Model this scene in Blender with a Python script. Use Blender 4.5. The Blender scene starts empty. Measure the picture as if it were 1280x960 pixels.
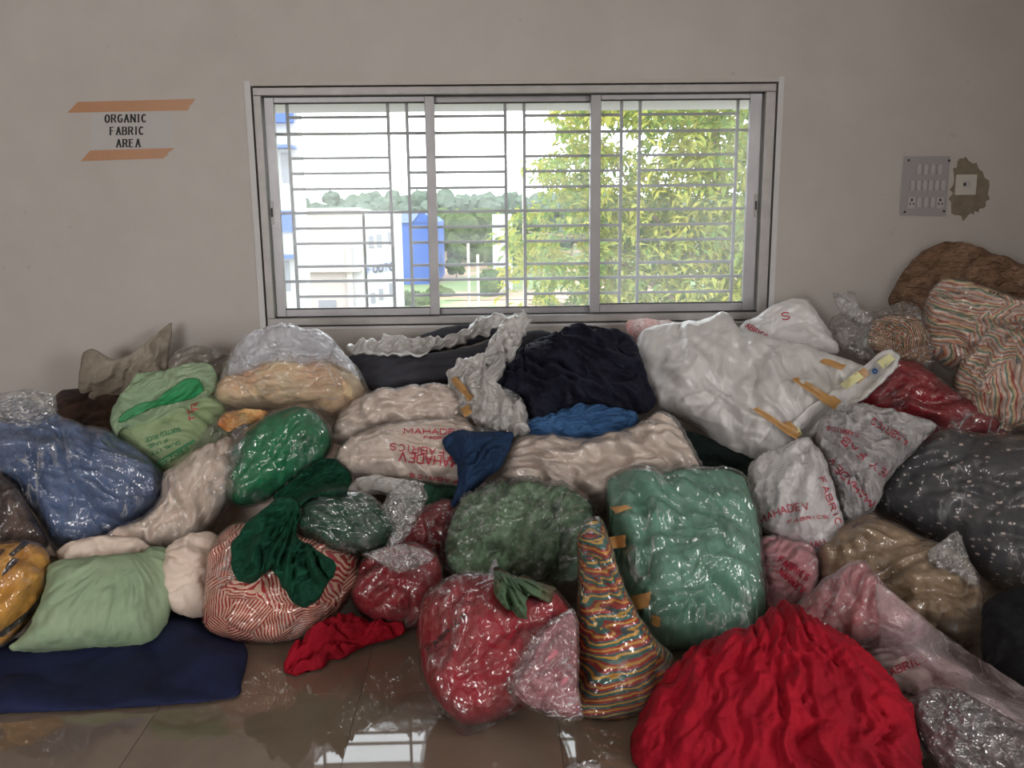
import bpy, bmesh, math, random
import numpy as np
from mathutils import Vector, Matrix
from mathutils.bvhtree import BVHTree

random.seed(7)
scene = bpy.context.scene
COL = scene.collection

# ------------------------------------------------------------------ camera
CAM_H = 1.47
FPX, PITCH, YAW, ROLL = 1103.7, 0.19554, 0.02118, -0.01108
_F = np.array([math.sin(YAW)*math.cos(PITCH), math.cos(YAW)*math.cos(PITCH), -math.sin(PITCH)])
_R0 = np.array([math.cos(YAW), -math.sin(YAW), 0.0])
_U0 = np.cross(_R0, _F)
_R = math.cos(ROLL)*_R0 + math.sin(ROLL)*_U0
_U = -math.sin(ROLL)*_R0 + math.cos(ROLL)*_U0
CAM = np.array([0.0, 0.0, CAM_H])
cd = bpy.data.cameras.new('camera')
cd.sensor_width = 36.0
cd.lens = FPX/1280*36.0
cd.clip_start = 0.05
cd.clip_end = 900
cam = bpy.data.objects.new('camera', cd)
COL.objects.link(cam)
M = Matrix.Identity(4)
for i in range(3):
    M[i][0], M[i][1], M[i][2], M[i][3] = _R[i], _U[i], -_F[i], CAM[i]
cam.matrix_world = M
scene.camera = cam

# ------------------------------------------------------------------ world, lights, exposure
w = bpy.data.worlds.new('overcast_sky')
scene.world = w
w.use_nodes = True
bg = w.node_tree.nodes['Background']
bg.inputs['Color'].default_value = (0.90, 0.95, 1.0, 1)
bg.inputs['Strength'].default_value = 5.0

def area(name, loc, rot, sx, sy, power, color):
    l = bpy.data.lights.new(name, 'AREA')
    l.shape = 'RECTANGLE'; l.size = sx; l.size_y = sy
    l.energy = power; l.color = color
    o = bpy.data.objects.new(name, l)
    o.location = loc; o.rotation_euler = rot
    COL.objects.link(o)
    return o

WALL_Y = 4.34
ROOM_X0, ROOM_X1, ROOM_Y0, CEIL_Z = -4.4, 2.66, -3.6, 3.15
# daylight entering by the window of the right wall and by the one behind the photographer
area('daylight_right_window', (ROOM_X1-0.02, -0.55, 1.75), (math.radians(90), 0, math.radians(90)), 2.2, 1.5, 76, (1.0, 0.95, 0.90))
area('daylight_front_window', (-2.4, ROOM_Y0+0.02, 1.75), (math.radians(90), 0, 0), 2.2, 1.5, 82, (1.0, 0.95, 0.90))
# sky light entering by the barred window in view
_p = area('daylight_back_window', (0.12, 4.60, 1.47), (math.radians(-90), 0, 0), 2.5, 1.15, 1, (1, 1, 1))
_p.data.cycles.is_portal = True

vs = scene.view_settings
vs.view_transform = 'Standard'
vs.look = 'None'
vs.gamma = 1.0
vs.use_curve_mapping = False
vs.exposure = 0.0
scene.cycles.transparent_max_bounces = 24
scene.cycles.max_bounces = 8
scene.cycles.use_denoising = True
scene.cycles.caustics_reflective = False
scene.cycles.caustics_refractive = False

# ------------------------------------------------------------------ pixel helpers
def dirs(px):
    px = np.asarray(px, float)
    return (_F*FPX + (px[..., 0:1]-640)*_R - (px[..., 1:2]-480)*_U)

def at(px, py, Y):
    d = dirs((px, py))
    return CAM + d*(Y/d[1])

def ground(px, py, z=0.0):
    d = dirs((px, py))
    return CAM + d*((z-CAM_H)/d[2])

def on_plane(px, P0, n):
    d = dirs(px)
    t = ((np.asarray(P0)-CAM) @ n)/(d @ n)
    return CAM + d*t[..., None]

# ------------------------------------------------------------------ noise
def _hash(ix, iy, seed):
    h = (ix*374761393 + iy*668265263 + seed*1442695041) & 0xFFFFFFFF
    h = ((h ^ (h >> 13))*1274126177) & 0xFFFFFFFF
    h = h ^ (h >> 16)
    return (h & 0xFFFF)/65536.0*2*math.pi

def gnoise(x, y, seed=0):
    x = np.asarray(x, float); y = np.asarray(y, float)
    ix = np.floor(x).astype(np.int64); iy = np.floor(y).astype(np.int64)
    fx = x-ix; fy = y-iy
    u = fx*fx*fx*(fx*(fx*6-15)+10); v = fy*fy*fy*(fy*(fy*6-15)+10)
    def g(dx, dy):
        a = _hash(ix+dx, iy+dy, seed)
        return np.cos(a)*(fx-dx)+np.sin(a)*(fy-dy)
    return ((1-u)*((1-v)*g(0, 0)+v*g(0, 1))+u*((1-v)*g(1, 0)+v*g(1, 1)))*1.5

def fbm(x, y, seed=0, octv=2):
    s = 0; a = 1.0
    for k in range(octv):
        s = s+a*gnoise(x*2**k+k*7.3, y*2**k-k*3.1, seed+k); a *= .5
    return s

def shape_mode(n, mode):
    if mode == 'b':
        return np.abs(n)*1.8-.45
    if mode == 'k':
        return np.clip(1-np.abs(n)*3.0, 0, 1)**1.5
    return n

def eval_folds(a, b, px, folds, seed):
    """a, b in metres on the bundle's own plane"""
    tot = np.zeros_like(a)
    for k, f in enumerate(folds):
        sd = seed*13+k*5+1
        if f[0] == 'd':
            _, ang, wl, st, amp, mode = f
            ca, sa = math.cos(math.radians(ang)), math.sin(math.radians(ang))
            s = a*ca+b*sa; t = -a*sa+b*ca
            wx = fbm(a/(wl*3), b/(wl*3), sd+91, 2)
            n = fbm(s/(wl*st)+wx*.4, t/wl+wx*1.0, sd, 1 if mode == 'b' else 2)*1.15
            tot = tot+amp*shape_mode(n, mode)
        else:
            _, pole, K, amp, mode, r0 = f
            dx = px[..., 0]-pole[0]; dy = px[..., 1]-pole[1]
            mx, my = dx.mean(), dy.mean()
            r = np.hypot(dx, dy)
            ang = np.arctan2(dx*my-dy*mx, dx*mx+dy*my)
            wx = gnoise(px[..., 0]/45., px[..., 1]/45., sd+50)
            n = fbm(ang*K/2+wx*.45, np.log(r+8)*1.1+wx*.2, sd, 2)
            tot = tot+amp*shape_mode(n, mode)*(r/(r+r0))
    return tot

# ------------------------------------------------------------------ objects
def link(o, parent=None):
    COL.objects.link(o)
    if parent is not None:
        o.parent = parent
    return o

def tag(o, label, cat, group=None, kind=None):
    if label: o['label'] = label
    if cat: o['category'] = cat
    if group: o['group'] = group
    if kind: o['kind'] = kind
    return o

def empty(name, loc, label, cat, group=None, kind=None):
    o = bpy.data.objects.new(name, None)
    o.empty_display_size = .05
    o.location = [float(c) for c in loc]
    link(o)
    return tag(o, label, cat, group, kind)

def mesh_obj(name, verts, faces, mat, parent=None, smooth=True, world=True):
    """verts in world space; origin put at the parent's location or at the mesh base"""
    v = np.asarray(verts, float)
    if parent is not None:
        org = np.zeros(3); p = parent
        while p is not None:
            org += np.array(p.location); p = p.parent
    else:
        org = np.array([(v[:, 0].min()+v[:, 0].max())/2, (v[:, 1].min()+v[:, 1].max())/2, v[:, 2].min()])
    me = bpy.data.meshes.new(name)
    me.from_pydata((v-org).tolist(), [], [list(map(int, f)) for f in faces])
    if smooth:
        me.polygons.foreach_set('use_smooth', [True]*len(me.polygons))
    me.materials.append(mat)
    me.update()
    o = bpy.data.objects.new(name, me)
    if parent is None:
        o.location = org
    link(o, parent)
    return o

class MB:
    def __init__(s): s.v = []; s.f = []
    def box(s, lo, hi):
        b = len(s.v)
        for z in (lo[2], hi[2]):
            s.v += [(lo[0], lo[1], z), (hi[0], lo[1], z), (hi[0], hi[1], z), (lo[0], hi[1], z)]
        s.f += [(b, b+3, b+2, b+1), (b+4, b+5, b+6, b+7), (b, b+1, b+5, b+4), (b+1, b+2, b+6, b+5), (b+2, b+3, b+7, b+6), (b+3, b, b+4, b+7)]
        return s
    def tube(s, pts, radii, n=8, cap=True):
        pts = [np.asarray(p, float) for p in pts]
        if not hasattr(radii, '__len__'): radii = [radii]*len(pts)
        b = len(s.v)
        for i, p in enumerate(pts):
            t = pts[min(i+1, len(pts)-1)]-pts[max(i-1, 0)]
            t = t/(np.linalg.norm(t)+1e-9)
            a = np.cross(t, (0, 0, 1) if abs(t[2]) < .9 else (1, 0, 0)); a /= np.linalg.norm(a)
            c = np.cross(t, a)
            for k in range(n):
                th = 2*math.pi*k/n
                s.v.append(tuple(p+radii[i]*(a*math.cos(th)+c*math.sin(th))))
        for i in range(len(pts)-1):
            for k in range(n):
                k2 = (k+1) % n
                s.f.append((b+i*n+k, b+i*n+k2, b+(i+1)*n+k2, b+(i+1)*n+k))
        if cap:
            s.f.append(tuple(b+k for k in range(n))[::-1])
            s.f.append(tuple(b+(len(pts)-1)*n+k for k in range(n)))
        return s
    def build(s, name, mat, parent=None, smooth=False):
        return mesh_obj(name, s.v, s.f, mat, parent, smooth)

def bevel(o, wd=.003, seg=2):
    m = o.modifiers.new('bevel', 'BEVEL'); m.width = wd; m.segments = seg; m.limit_method = 'ANGLE'
    return o

# ------------------------------------------------------------------ materials
def lin(c):
    c = c/255.
    return c/12.92 if c <= .04045 else ((c+.055)/1.055)**2.4

def rgb(r, g, b, k=2.0):
    return tuple(min(.92, lin(x)*k) for x in (r, g, b))+(1,)

class NT:
    def __init__(s, name):
        s.m = bpy.data.materials.new(name); s.m.use_nodes = True
        s.t = s.m.node_tree; s.t.nodes.clear()
        s.out = s.t.nodes.new('ShaderNodeOutputMaterial')
    def n(s, typ, ins=None, **kw):
        nd = s.t.nodes.new('ShaderNode'+typ)
        for k, v in kw.items(): setattr(nd, k, v)
        for k, v in (ins or {}).items():
            if isinstance(v, bpy.types.NodeSocket): s.t.links.new(v, nd.inputs[k])
            else: nd.inputs[k].default_value = v
        return nd
    def math(s, op, a, b=0.0, clamp=False):
        return s.n('Math', {0: a, 1: b}, operation=op, use_clamp=clamp).outputs[0]
    def mix(s, f, a, b, mode='MIX'):
        nd = s.n('Mix', {0: f, 6: a, 7: b}, data_type='RGBA', blend_type=mode)
        return nd.outputs[2]
    def ramp(s, fac, stops, interp='LINEAR'):
        nd = s.n('ValToRGB', {0: fac})
        cr = nd.color_ramp; cr.interpolation = interp
        while len(cr.elements) < len(stops): cr.elements.new(.5)
        for e, (p, c) in zip(cr.elements, stops):
            e.position = p; e.color = c if len(c) == 4 else tuple(c)+(1,)
        return nd.outputs[0]
    def surf(s, sh): s.t.links.new(sh, s.out.inputs[0]); return s.m

def noise_of(t, co, scale, detail=3, dist=0.0, rough=.55):
    return t.n('TexNoise', {'Vector': co, 'Scale': scale, 'Detail': detail, 'Distortion': dist, 'Roughness': rough}).outputs[0]

def plain(name, color, rough=.5, metal=0.0, var=0.0, vscale=6, bump=0.0, bscale=60, spec=.5):
    t = NT(name)
    co = t.n('TexCoord').outputs['Object']
    c = color
    if var:
        n = noise_of(t, co, vscale, 5)
        c = t.mix(n, tuple(x*(1-var) for x in color[:3])+(1,), tuple(min(1, x*(1+var)) for x in color[:3])+(1,))
    ins = {'Base Color': c, 'Roughness': rough, 'Metallic': metal, 'Specular IOR Level': spec}
    if bump:
        ins['Normal'] = t.n('Bump', {'Height': noise_of(t, co, bscale, 4), 'Strength': bump, 'Distance': .01}).outputs[0]
    return t.surf(t.n('BsdfPrincipled', ins).outputs[0])

def fabric(name, color, color2=None, bump=.5, scale=14, weave=False, rough=.85, sheen=.1, stretch=(1, 1, 1), rot=0.0, gloss=0.0):
    """cloth: colour with slight dye variation and small soft wrinkles"""
    t = NT(name)
    deep = lambda c_: tuple(x*(.76 if max(c_[:3]) < .62 else .95) for x in c_[:3])+(1,)
    color = deep(color); color2 = deep(color2) if color2 else None
    co = t.n('TexCoord').outputs['Object']
    mp = t.n('Mapping', {'Vector': co, 'Scale': stretch, 'Rotation': (0, math.radians(rot), 0)}).outputs[0]
    n1 = noise_of(t, co, 5, 3)
    c2 = color2 or tuple(x*.72 for x in color[:3])+(1,)
    f = t.ramp(n1, [(.38, (0, 0, 0)), (.62, (1, 1, 1))])
    c = t.mix(f, color, c2)
    nb = noise_of(t, mp, scale, 2, .9)
    fine = noise_of(t, mp, scale*4, 3, .5)
    h = t.math('ADD', t.math('MULTIPLY', nb, 1.6), t.math('MULTIPLY', fine, .22))
    bm = t.n('Bump', {'Height': h, 'Strength': bump, 'Distance': .02})
    return t.surf(t.n('BsdfPrincipled', {'Base Color': c, 'Roughness': rough, 'Normal': bm.outputs[0], 'Specular IOR Level': .25+gloss}).outputs[0])

def striped(name, stops, freq, cell=5.0, bump=.4, wob=1.5, ground=None, spread=6.3):
    """striped cloth lying crumpled: patches of stripes running different ways"""
    t = NT(name)
    co = t.n('TexCoord').outputs['Object']
    nz = t.n('TexNoise', {'Vector': co, 'Scale': 4.0, 'Detail': 2}).outputs[1]
    wc = t.n('VectorMath', {0: co, 1: t.n('VectorMath', {0: nz, 'Scale': .06*wob}, operation='SCALE').outputs[0]}, operation='ADD').outputs[0]
    vo = t.n('TexVoronoi', {'Vector': wc, 'Scale': cell, 'Randomness': 1.0})
    sep = t.n('SeparateColor', {0: vo.outputs['Color']})
    ang = t.math('MULTIPLY', sep.outputs[0], spread)
    rt = t.n('VectorRotate', {'Vector': wc, 'Angle': ang, 'Axis': (.1, 1, .1)}, rotation_type='AXIS_ANGLE').outputs[0]
    z = t.n('SeparateXYZ', {0: rt}).outputs[2]
    fr = t.math('FRACT', t.math('MULTIPLY', z, freq))
    c = t.ramp(fr, stops, 'CONSTANT')
    d = t.n('TexVoronoi', {'Vector': wc, 'Scale': cell}, feature='DISTANCE_TO_EDGE').outputs[0]
    hb = t.math('ADD', t.math('MULTIPLY', t.math('MINIMUM', d, .12), 6.0), noise_of(t, co, 30, 3))
    bm = t.n('Bump', {'Height': hb, 'Strength': bump, 'Distance': .02})
    return t.surf(t.n('BsdfPrincipled', {'Base Color': c, 'Roughness': .85, 'Normal': bm.outputs[0], 'Specular IOR Level': .25}).outputs[0])

def film(name, haze=.05, tint=(.97, .97, .97, 1), white=(.9, .9, .92, 1), rough=.12, scale=7, bump=.5, crease=.3, refl=.07, stretch=(1, 1, 1), rot=0.0, trans=.3):
    """polythene: clear glossy sheet with slack folds, clouded here and there and along a few creases"""
    t = NT(name)
    co = t.n('TexCoord').outputs['Object']
    mp = t.n('Mapping', {'Vector': co, 'Scale': stretch, 'Rotation': (0, math.radians(rot), 0)}).outputs[0]
    n1 = noise_of(t, mp, scale, 1.5, .8)
    n2 = noise_of(t, mp, scale*2.6, 2, .6)
    line = t.math('SUBTRACT', 1.0, t.math('MULTIPLY', t.math('ABSOLUTE', t.math('SUBTRACT', n1, .5)), 22.0), clamp=True)
    gate = t.ramp(noise_of(t, co, 5.0, 2), [(.5, (0, 0, 0)), (.62, (1, 1, 1))])
    line = t.math('MULTIPLY', line, gate)
    h = t.math('ADD', t.math('ADD', t.math('MULTIPLY', n1, 2.0), t.math('MULTIPLY', n2, .8)), t.math('MULTIPLY', line, .15))
    bm = t.n('Bump', {'Height': h, 'Strength': bump, 'Distance': .05}).outputs[0]
    bs = t.n('Bump', {'Height': h, 'Strength': bump*.35, 'Distance': .05}).outputs[0]
    cloud = t.ramp(noise_of(t, co, 3.2, 3), [(.45, (0, 0, 0)), (.75, (1, 1, 1))])
    hz = t.math('ADD', t.math('ADD', haze, t.math('MULTIPLY', line, crease)), t.math('MULTIPLY', cloud, .07), clamp=True)
    tr = t.n('BsdfTransparent', {'Color': tint}).outputs[0]
    df = t.n('BsdfDiffuse', {'Color': white, 'Normal': bs}).outputs[0]
    tl = t.n('BsdfTranslucent', {'Color': white, 'Normal': bs}).outputs[0]
    dt = t.n('MixShader', {0: trans, 1: df, 2: tl}).outputs[0]
    body = t.n('MixShader', {0: hz, 1: tr, 2: dt}).outputs[0]
    gl = t.n('BsdfGlossy', {'Color': (1, 1, 1, 1), 'Roughness': rough, 'Normal': bm}).outputs[0]
    fz = t.n('LayerWeight', {'Blend': refl*2, 'Normal': bm}).outputs['Fresnel']
    fz = t.math('MINIMUM', t.math('ADD', fz, refl*.6), .5)
    return t.surf(t.n('MixShader', {0: fz, 1: body, 2: gl}).outputs[0])

# ================================================================== the room
def wall_material():
    t = NT('painted_plaster')
    co = t.n('TexCoord').outputs['Object']
    n1 = noise_of(t, co, 1.3, 5, .4)
    n2 = noise_of(t, co, 7, 5, .2)
    f = t.ramp(t.math('ADD', t.math('MULTIPLY', n1, .7), t.math('MULTIPLY', n2, .3)), [(.35, (0, 0, 0)), (.65, (1, 1, 1))])
    c = t.mix(f, (.51, .468, .435, 1), (.57, .528, .495, 1))
    sp = t.ramp(noise_of(t, co, 16, 2), [(.24, (1, 1, 1)), (.29, (0, 0, 0))])
    c = t.mix(t.math('MULTIPLY', sp, .25), c, (.28, .25, .22, 1))
    bm = t.n('Bump', {'Height': noise_of(t, co, 25, 5), 'Strength': .12, 'Distance': .01}).outputs[0]
    return t.surf(t.n('BsdfPrincipled', {'Base Color': c, 'Roughness': .75, 'Normal': bm, 'Specular IOR Level': .3}).outputs[0])
M_WALL = wall_material()
M_CEIL = plain('ceiling_paint', (.50, .48, .45, 1), .9)
M_REVEAL = plain('white_plaster_edge', (.64, .63, .63, 1), .6, var=.06, vscale=20)
M_ALU = plain('anodised_aluminium', (.34, .33, .34, 1), .42, .55, var=.18, vscale=9)
M_ALU2 = plain('weathered_aluminium_track', (.40, .38, .37, 1), .5, .45, var=.22, vscale=14)
M_BAR = plain('grey_painted_steel', (.30, .30, .33, 1), .5, .2)
M_BLACK = plain('black_rubber', (.015, .015, .017, 1), .6)

def tile_material():
    t = NT('polished_vitrified_tile')
    co = t.n('TexCoord').outputs['Object']
    rnd = t.n('ObjectInfo').outputs['Random']
    cc = t.n('VectorMath', {0: co, 1: t.n('CombineXYZ', {0: t.math('MULTIPLY', rnd, 40.), 1: rnd, 2: 0.}).outputs[0]}, operation='ADD').outputs[0]
    n = noise_of(t, cc, 3.0, 6, .6)
    c = t.mix(t.ramp(n, [(.35, (0, 0, 0)), (.7, (1, 1, 1))]), (.17, .125, .092, 1), (.225, .17, .128, 1))
    rg = t.math('ADD', .008, t.math('MULTIPLY', noise_of(t, cc, 6, 4), .03))
    return t.surf(t.n('BsdfPrincipled', {'Base Color': c, 'Roughness': rg, 'Specular IOR Level': 1.0}).outputs[0])
M_TILE = tile_material()
M_GROUT = plain('dark_grout', (.10, .08, .065, 1), .9)

# floor slab with each 60 cm tile laid on it
fl = MB().box((ROOM_X0-.2, ROOM_Y0-.2, -.15), (ROOM_X1+.2, WALL_Y+.2, -.0015)).build('floor', M_GROUT)
fl['kind'] = 'structure'
TILE = .6
tile_me = None
for ix in range(-7, 6):
    for iy in range(-11, 5):
        cx, cy = -.4275+TILE*(ix+.5), 2.517+TILE*(iy+.5)
        if cx < ROOM_X0-.25 or cx > ROOM_X1+.28 or cy < ROOM_Y0-.2 or cy > WALL_Y+.25:
            continue
        if tile_me is None:
            e = TILE/2-.0011
            o = MB().box((-e, -e, -.006), (e, e, 0)).build('tile', M_TILE)
            tile_me = o.data
            for v in tile_me.vertices: v.co.z -= .006
            o.location = (0, 0, 0)
        else:
            o = bpy.data.objects.new('tile', tile_me); link(o)
        o.parent = fl
        o.location = (cx-fl.location.x, cy-fl.location.y, -fl.location.z)

# window opening, from the photographed corners
WX0, WX1 = at(313, 107, WALL_Y)[0], at(973, 103, WALL_Y)[0]
WZ0, WZ1 = at(640, 405, WALL_Y)[2], at(640, 105, WALL_Y)[2]
TH = .24
wb = MB()
wb.box((ROOM_X0-.2, WALL_Y, 0), (WX0, WALL_Y+TH, CEIL_Z))
wb.box((WX1, WALL_Y, 0), (ROOM_X1+.2, WALL_Y+TH, CEIL_Z))
wb.box((WX0, WALL_Y, 0), (WX1, WALL_Y+TH, WZ0))
wb.box((WX0, WALL_Y, WZ1), (WX1, WALL_Y+TH, CEIL_Z))
wall_back = wb.build('wall_back', M_WALL); wall_back['kind'] = 'structure'
o = (MB().box((ROOM_X1, ROOM_Y0-.2, 0), (ROOM_X1+.2, WALL_Y, 1.0)).box((ROOM_X1, ROOM_Y0-.2, 2.5), (ROOM_X1+.2, WALL_Y, CEIL_Z))
     .box((ROOM_X1, ROOM_Y0-.2, 1.0), (ROOM_X1+.2, -1.65, 2.5)).box((ROOM_X1, .55, 1.0), (ROOM_X1+.2, WALL_Y, 2.5))).build('wall_right', M_WALL); o['kind'] = 'structure'
o = MB().box((ROOM_X0-.2, ROOM_Y0-.2, 0), (ROOM_X0, WALL_Y, CEIL_Z)).build('wall_left', M_WALL); o['kind'] = 'structure'
o = MB().box((ROOM_X0-.2, ROOM_Y0-.2, CEIL_Z), (ROOM_X1+.2, WALL_Y+TH, CEIL_Z+.15)).build('ceiling', M_CEIL); o['kind'] = 'structure'
# wall behind the photographer, with its window opening
wf = MB()
ops = [(-3.5, -1.3)]
wf.box((ROOM_X0, ROOM_Y0-.2, 0), (ROOM_X1, ROOM_Y0, 1.0)).box((ROOM_X0, ROOM_Y0-.2, 2.5), (ROOM_X1, ROOM_Y0, CEIL_Z))
xs = [ROOM_X0]+[x for p in ops for x in p]+[ROOM_X1]
for a_, b_ in zip(xs[0::2], xs[1::2]): wf.box((a_, ROOM_Y0-.2, 1.0), (b_, ROOM_Y0, 2.5))
o = wf.build('wall_front', M_WALL); o['kind'] = 'structure'

# ---- window
def glass_material():
    t = NT('dusty_haze_veil_glass')
    co = t.n('TexCoord').outputs['Object']
    d = t.math('ADD', .045, t.math('MULTIPLY', t.math('POWER', noise_of(t, co, 3.5, 5), 2.0), .10))  # dust film on the pane, also stands in for the haze outdoors
    tr = t.n('BsdfTransparent', {'Color': (.985, .99, .985, 1)}).outputs[0]
    tl = t.n('BsdfTranslucent', {'Color': (.95, .96, 1.0, 1)}).outputs[0]
    m = t.n('MixShader', {0: d, 1: tr, 2: tl}).outputs[0]
    gl = t.n('BsdfGlossy', {'Roughness': .03}).outputs[0]
    fr = t.math('MULTIPLY', t.n('Fresnel', {'IOR': 1.45}).outputs[0], .15)
    return t.surf(t.n('MixShader', {0: fr, 1: m, 2: gl}).outputs[0])
M_GLASS = glass_material()
win = empty('window_1', ((WX0+WX1)/2, WALL_Y, WZ0), None, None, kind='structure')
FR = .042
y0, y1 = WALL_Y+.004, WALL_Y+.125
def bar(name, lo, hi, mat, parent=win, bv=.003):
    return bevel(MB().box(lo, hi).build(name, mat, parent), bv)
e = .006
bar('frame_rail', (WX0+e, y0, WZ1-FR), (WX1-e, y1, WZ1-e), M_ALU2)
bar('frame_rail', (WX0+e, y0, WZ0+e), (WX1-e, y1, WZ0+FR), M_ALU2)
bar('frame_jamb', (WX0+e, y0, WZ0+FR), (WX0+FR, y1, WZ1-FR), M_ALU2)
bar('frame_jamb', (WX1-FR-.012, y0, WZ0+FR), (WX1-e, y1, WZ1-FR), M_ALU2)
for zz in (WZ0+FR, WZ1-FR-.006):
    MB().box((WX0+FR, y0+.03, zz), (WX1-FR, y0+.036, zz+.006)).build('track_rib', M_BLACK, win)
# three sliding sashes
def sash(xa, xb, ya, sl, sr, rt, rb, locks=()):
    za, zb = WZ0+FR, WZ1-FR
    s = bar('sash', (xa, ya, za), (xa+sl, ya+.03, zb), M_ALU)
    def sub(name, lo, hi, mat):
        return bevel(MB().box(lo, hi).build(name, mat, s), .0025)
    sp = s
    # children of a sash: its other stile, rails, pane, gasket
    def child(name, lo, hi, mat, bv=.0025):
        mb = MB().box(lo, hi)
        v = np.array(mb.v)-np.array(s.location)-np.array(win.location)
        me = bpy.data.meshes.new(name); me.from_pydata(v.tolist(), [], mb.f); me.materials.append(mat)
        o = bpy.data.objects.new(name, me); link(o, s)
        if bv: bevel(o, bv)
        return o
    child('stile', (xb-sr, ya, za), (xb, ya+.03, zb), M_ALU)
    child('rail', (xa+sl, ya+.002, zb-rt), (xb-sr, ya+.028, zb), M_ALU)
    child('rail', (xa+sl, ya+.002, za), (xb-sr, ya+.028, za+rb), M_ALU)
    child('pane', (xa+sl-.004, ya+.012, za+rb-.004), (xb-sr+.004, ya+.016, zb-rt+.004), M_GLASS, 0)
    for lo, hi, mt in ((((xa+sl, ya+.004, za+rb), (xb-sr, ya+.024, za+rb+.004), M_BLACK)),
                       (((xa+sl, ya+.004, zb-rt-.004), (xb-sr, ya+.024, zb-rt), M_BLACK))):
        child('gasket', lo, hi, mt, 0)
    for lx, lz in locks:
        child('lock_plate', (lx-.008, ya-.004, lz-.055), (lx+.008, ya+.002, lz+.055), M_ALU2, .002)
        child('lock_slot', (lx-.004, ya-.006, lz-.02), (lx+.004, ya, lz+.022), M_BLACK, 0)
    return s
x540, x745 = at(540, 260, WALL_Y+.05)[0], at(744, 260, WALL_Y+.05)[0]
zlock = at(948, 257, WALL_Y)[2]
sash(WX0+FR+.004, x540+.024, y0+.038, .046, .046, .030, .04, [(WX0+FR+.012, at(336, 266, WALL_Y)[2])])
sash(x540-.022, x745+.02, y0+.080, .044, .044, .030, .03)
sash(x745-.025, WX1-FR-.016, y0+.036, .05, .06, .028, .045, [(WX1-FR-.030, zlock)])
# steel grille outside the glass
GY = 4.47
colpx = [(366.4, 265.8), (489.4, 265.3), (512.5, 264.8), (632.8, 264.2), (656.0, 262.9), (775.4, 261.4), (798, 260.8), (917.6, 258.9)]
gx = [at(a_, b_, GY)[0] for a_, b_ in colpx]
full = [at(489, y_, GY)[2] for y_ in (166.5, 265.3, 350.6)]
short = [at(489, y_, GY)[2] for y_ in (146, 197, 216, 235.5, 284.5, 303.5, 332, 369.5)]
for x_ in gx:
    MB().box((x_-.0075, GY-.006, WZ0), (x_+.0075, GY+.006, WZ1)).build('grille_upright', M_BAR, win)
for z_ in full:
    MB().box((WX0, GY+.0065, z_-.007), (WX1, GY+.018, z_+.007)).build('grille_crossbar', M_BAR, win)
for z_ in short:
    for k in range(0, 8, 2):
        MB().box((gx[k]+.0075, GY-.005, z_-.0065), (gx[k+1]-.0075, GY+.005, z_+.0065)).build('grille_crossbar', M_BAR, win)
# light plaster edge around the frame, and sill line
o = MB().box((WX0-.028, WALL_Y-.006, WZ0-.02), (WX0, WALL_Y+.01, WZ1+.022)).build('trim_1', M_REVEAL); o['kind'] = 'structure'
o = MB().box((WX1, WALL_Y-.006, WZ0-.02), (WX1+.026, WALL_Y+.01, WZ1+.022)).build('trim_2', M_REVEAL); o['kind'] = 'structure'
o = MB().box((WX0, WALL_Y-.004, WZ1), (WX1, WALL_Y+.01, WZ1+.018)).build('trim_3', M_WALL); o['kind'] = 'structure'
o = MB().box((WX0, WALL_Y-.007, WZ0-.012), (WX1, WALL_Y+.01, WZ0)).build('trim_4', M_REVEAL); o['kind'] = 'structure'
# concrete sunshade slab over the window, outside
o = MB().box((WX0-.4, WALL_Y+TH, at(640, 139, 5.1)[2]), (WX1+.4, 5.1, at(640, 139, 5.1)[2]+.09)).build('trim_5', plain('sunshade_concrete', (.36, .36, .38, 1), .9)); o['kind'] = 'structure'

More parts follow.
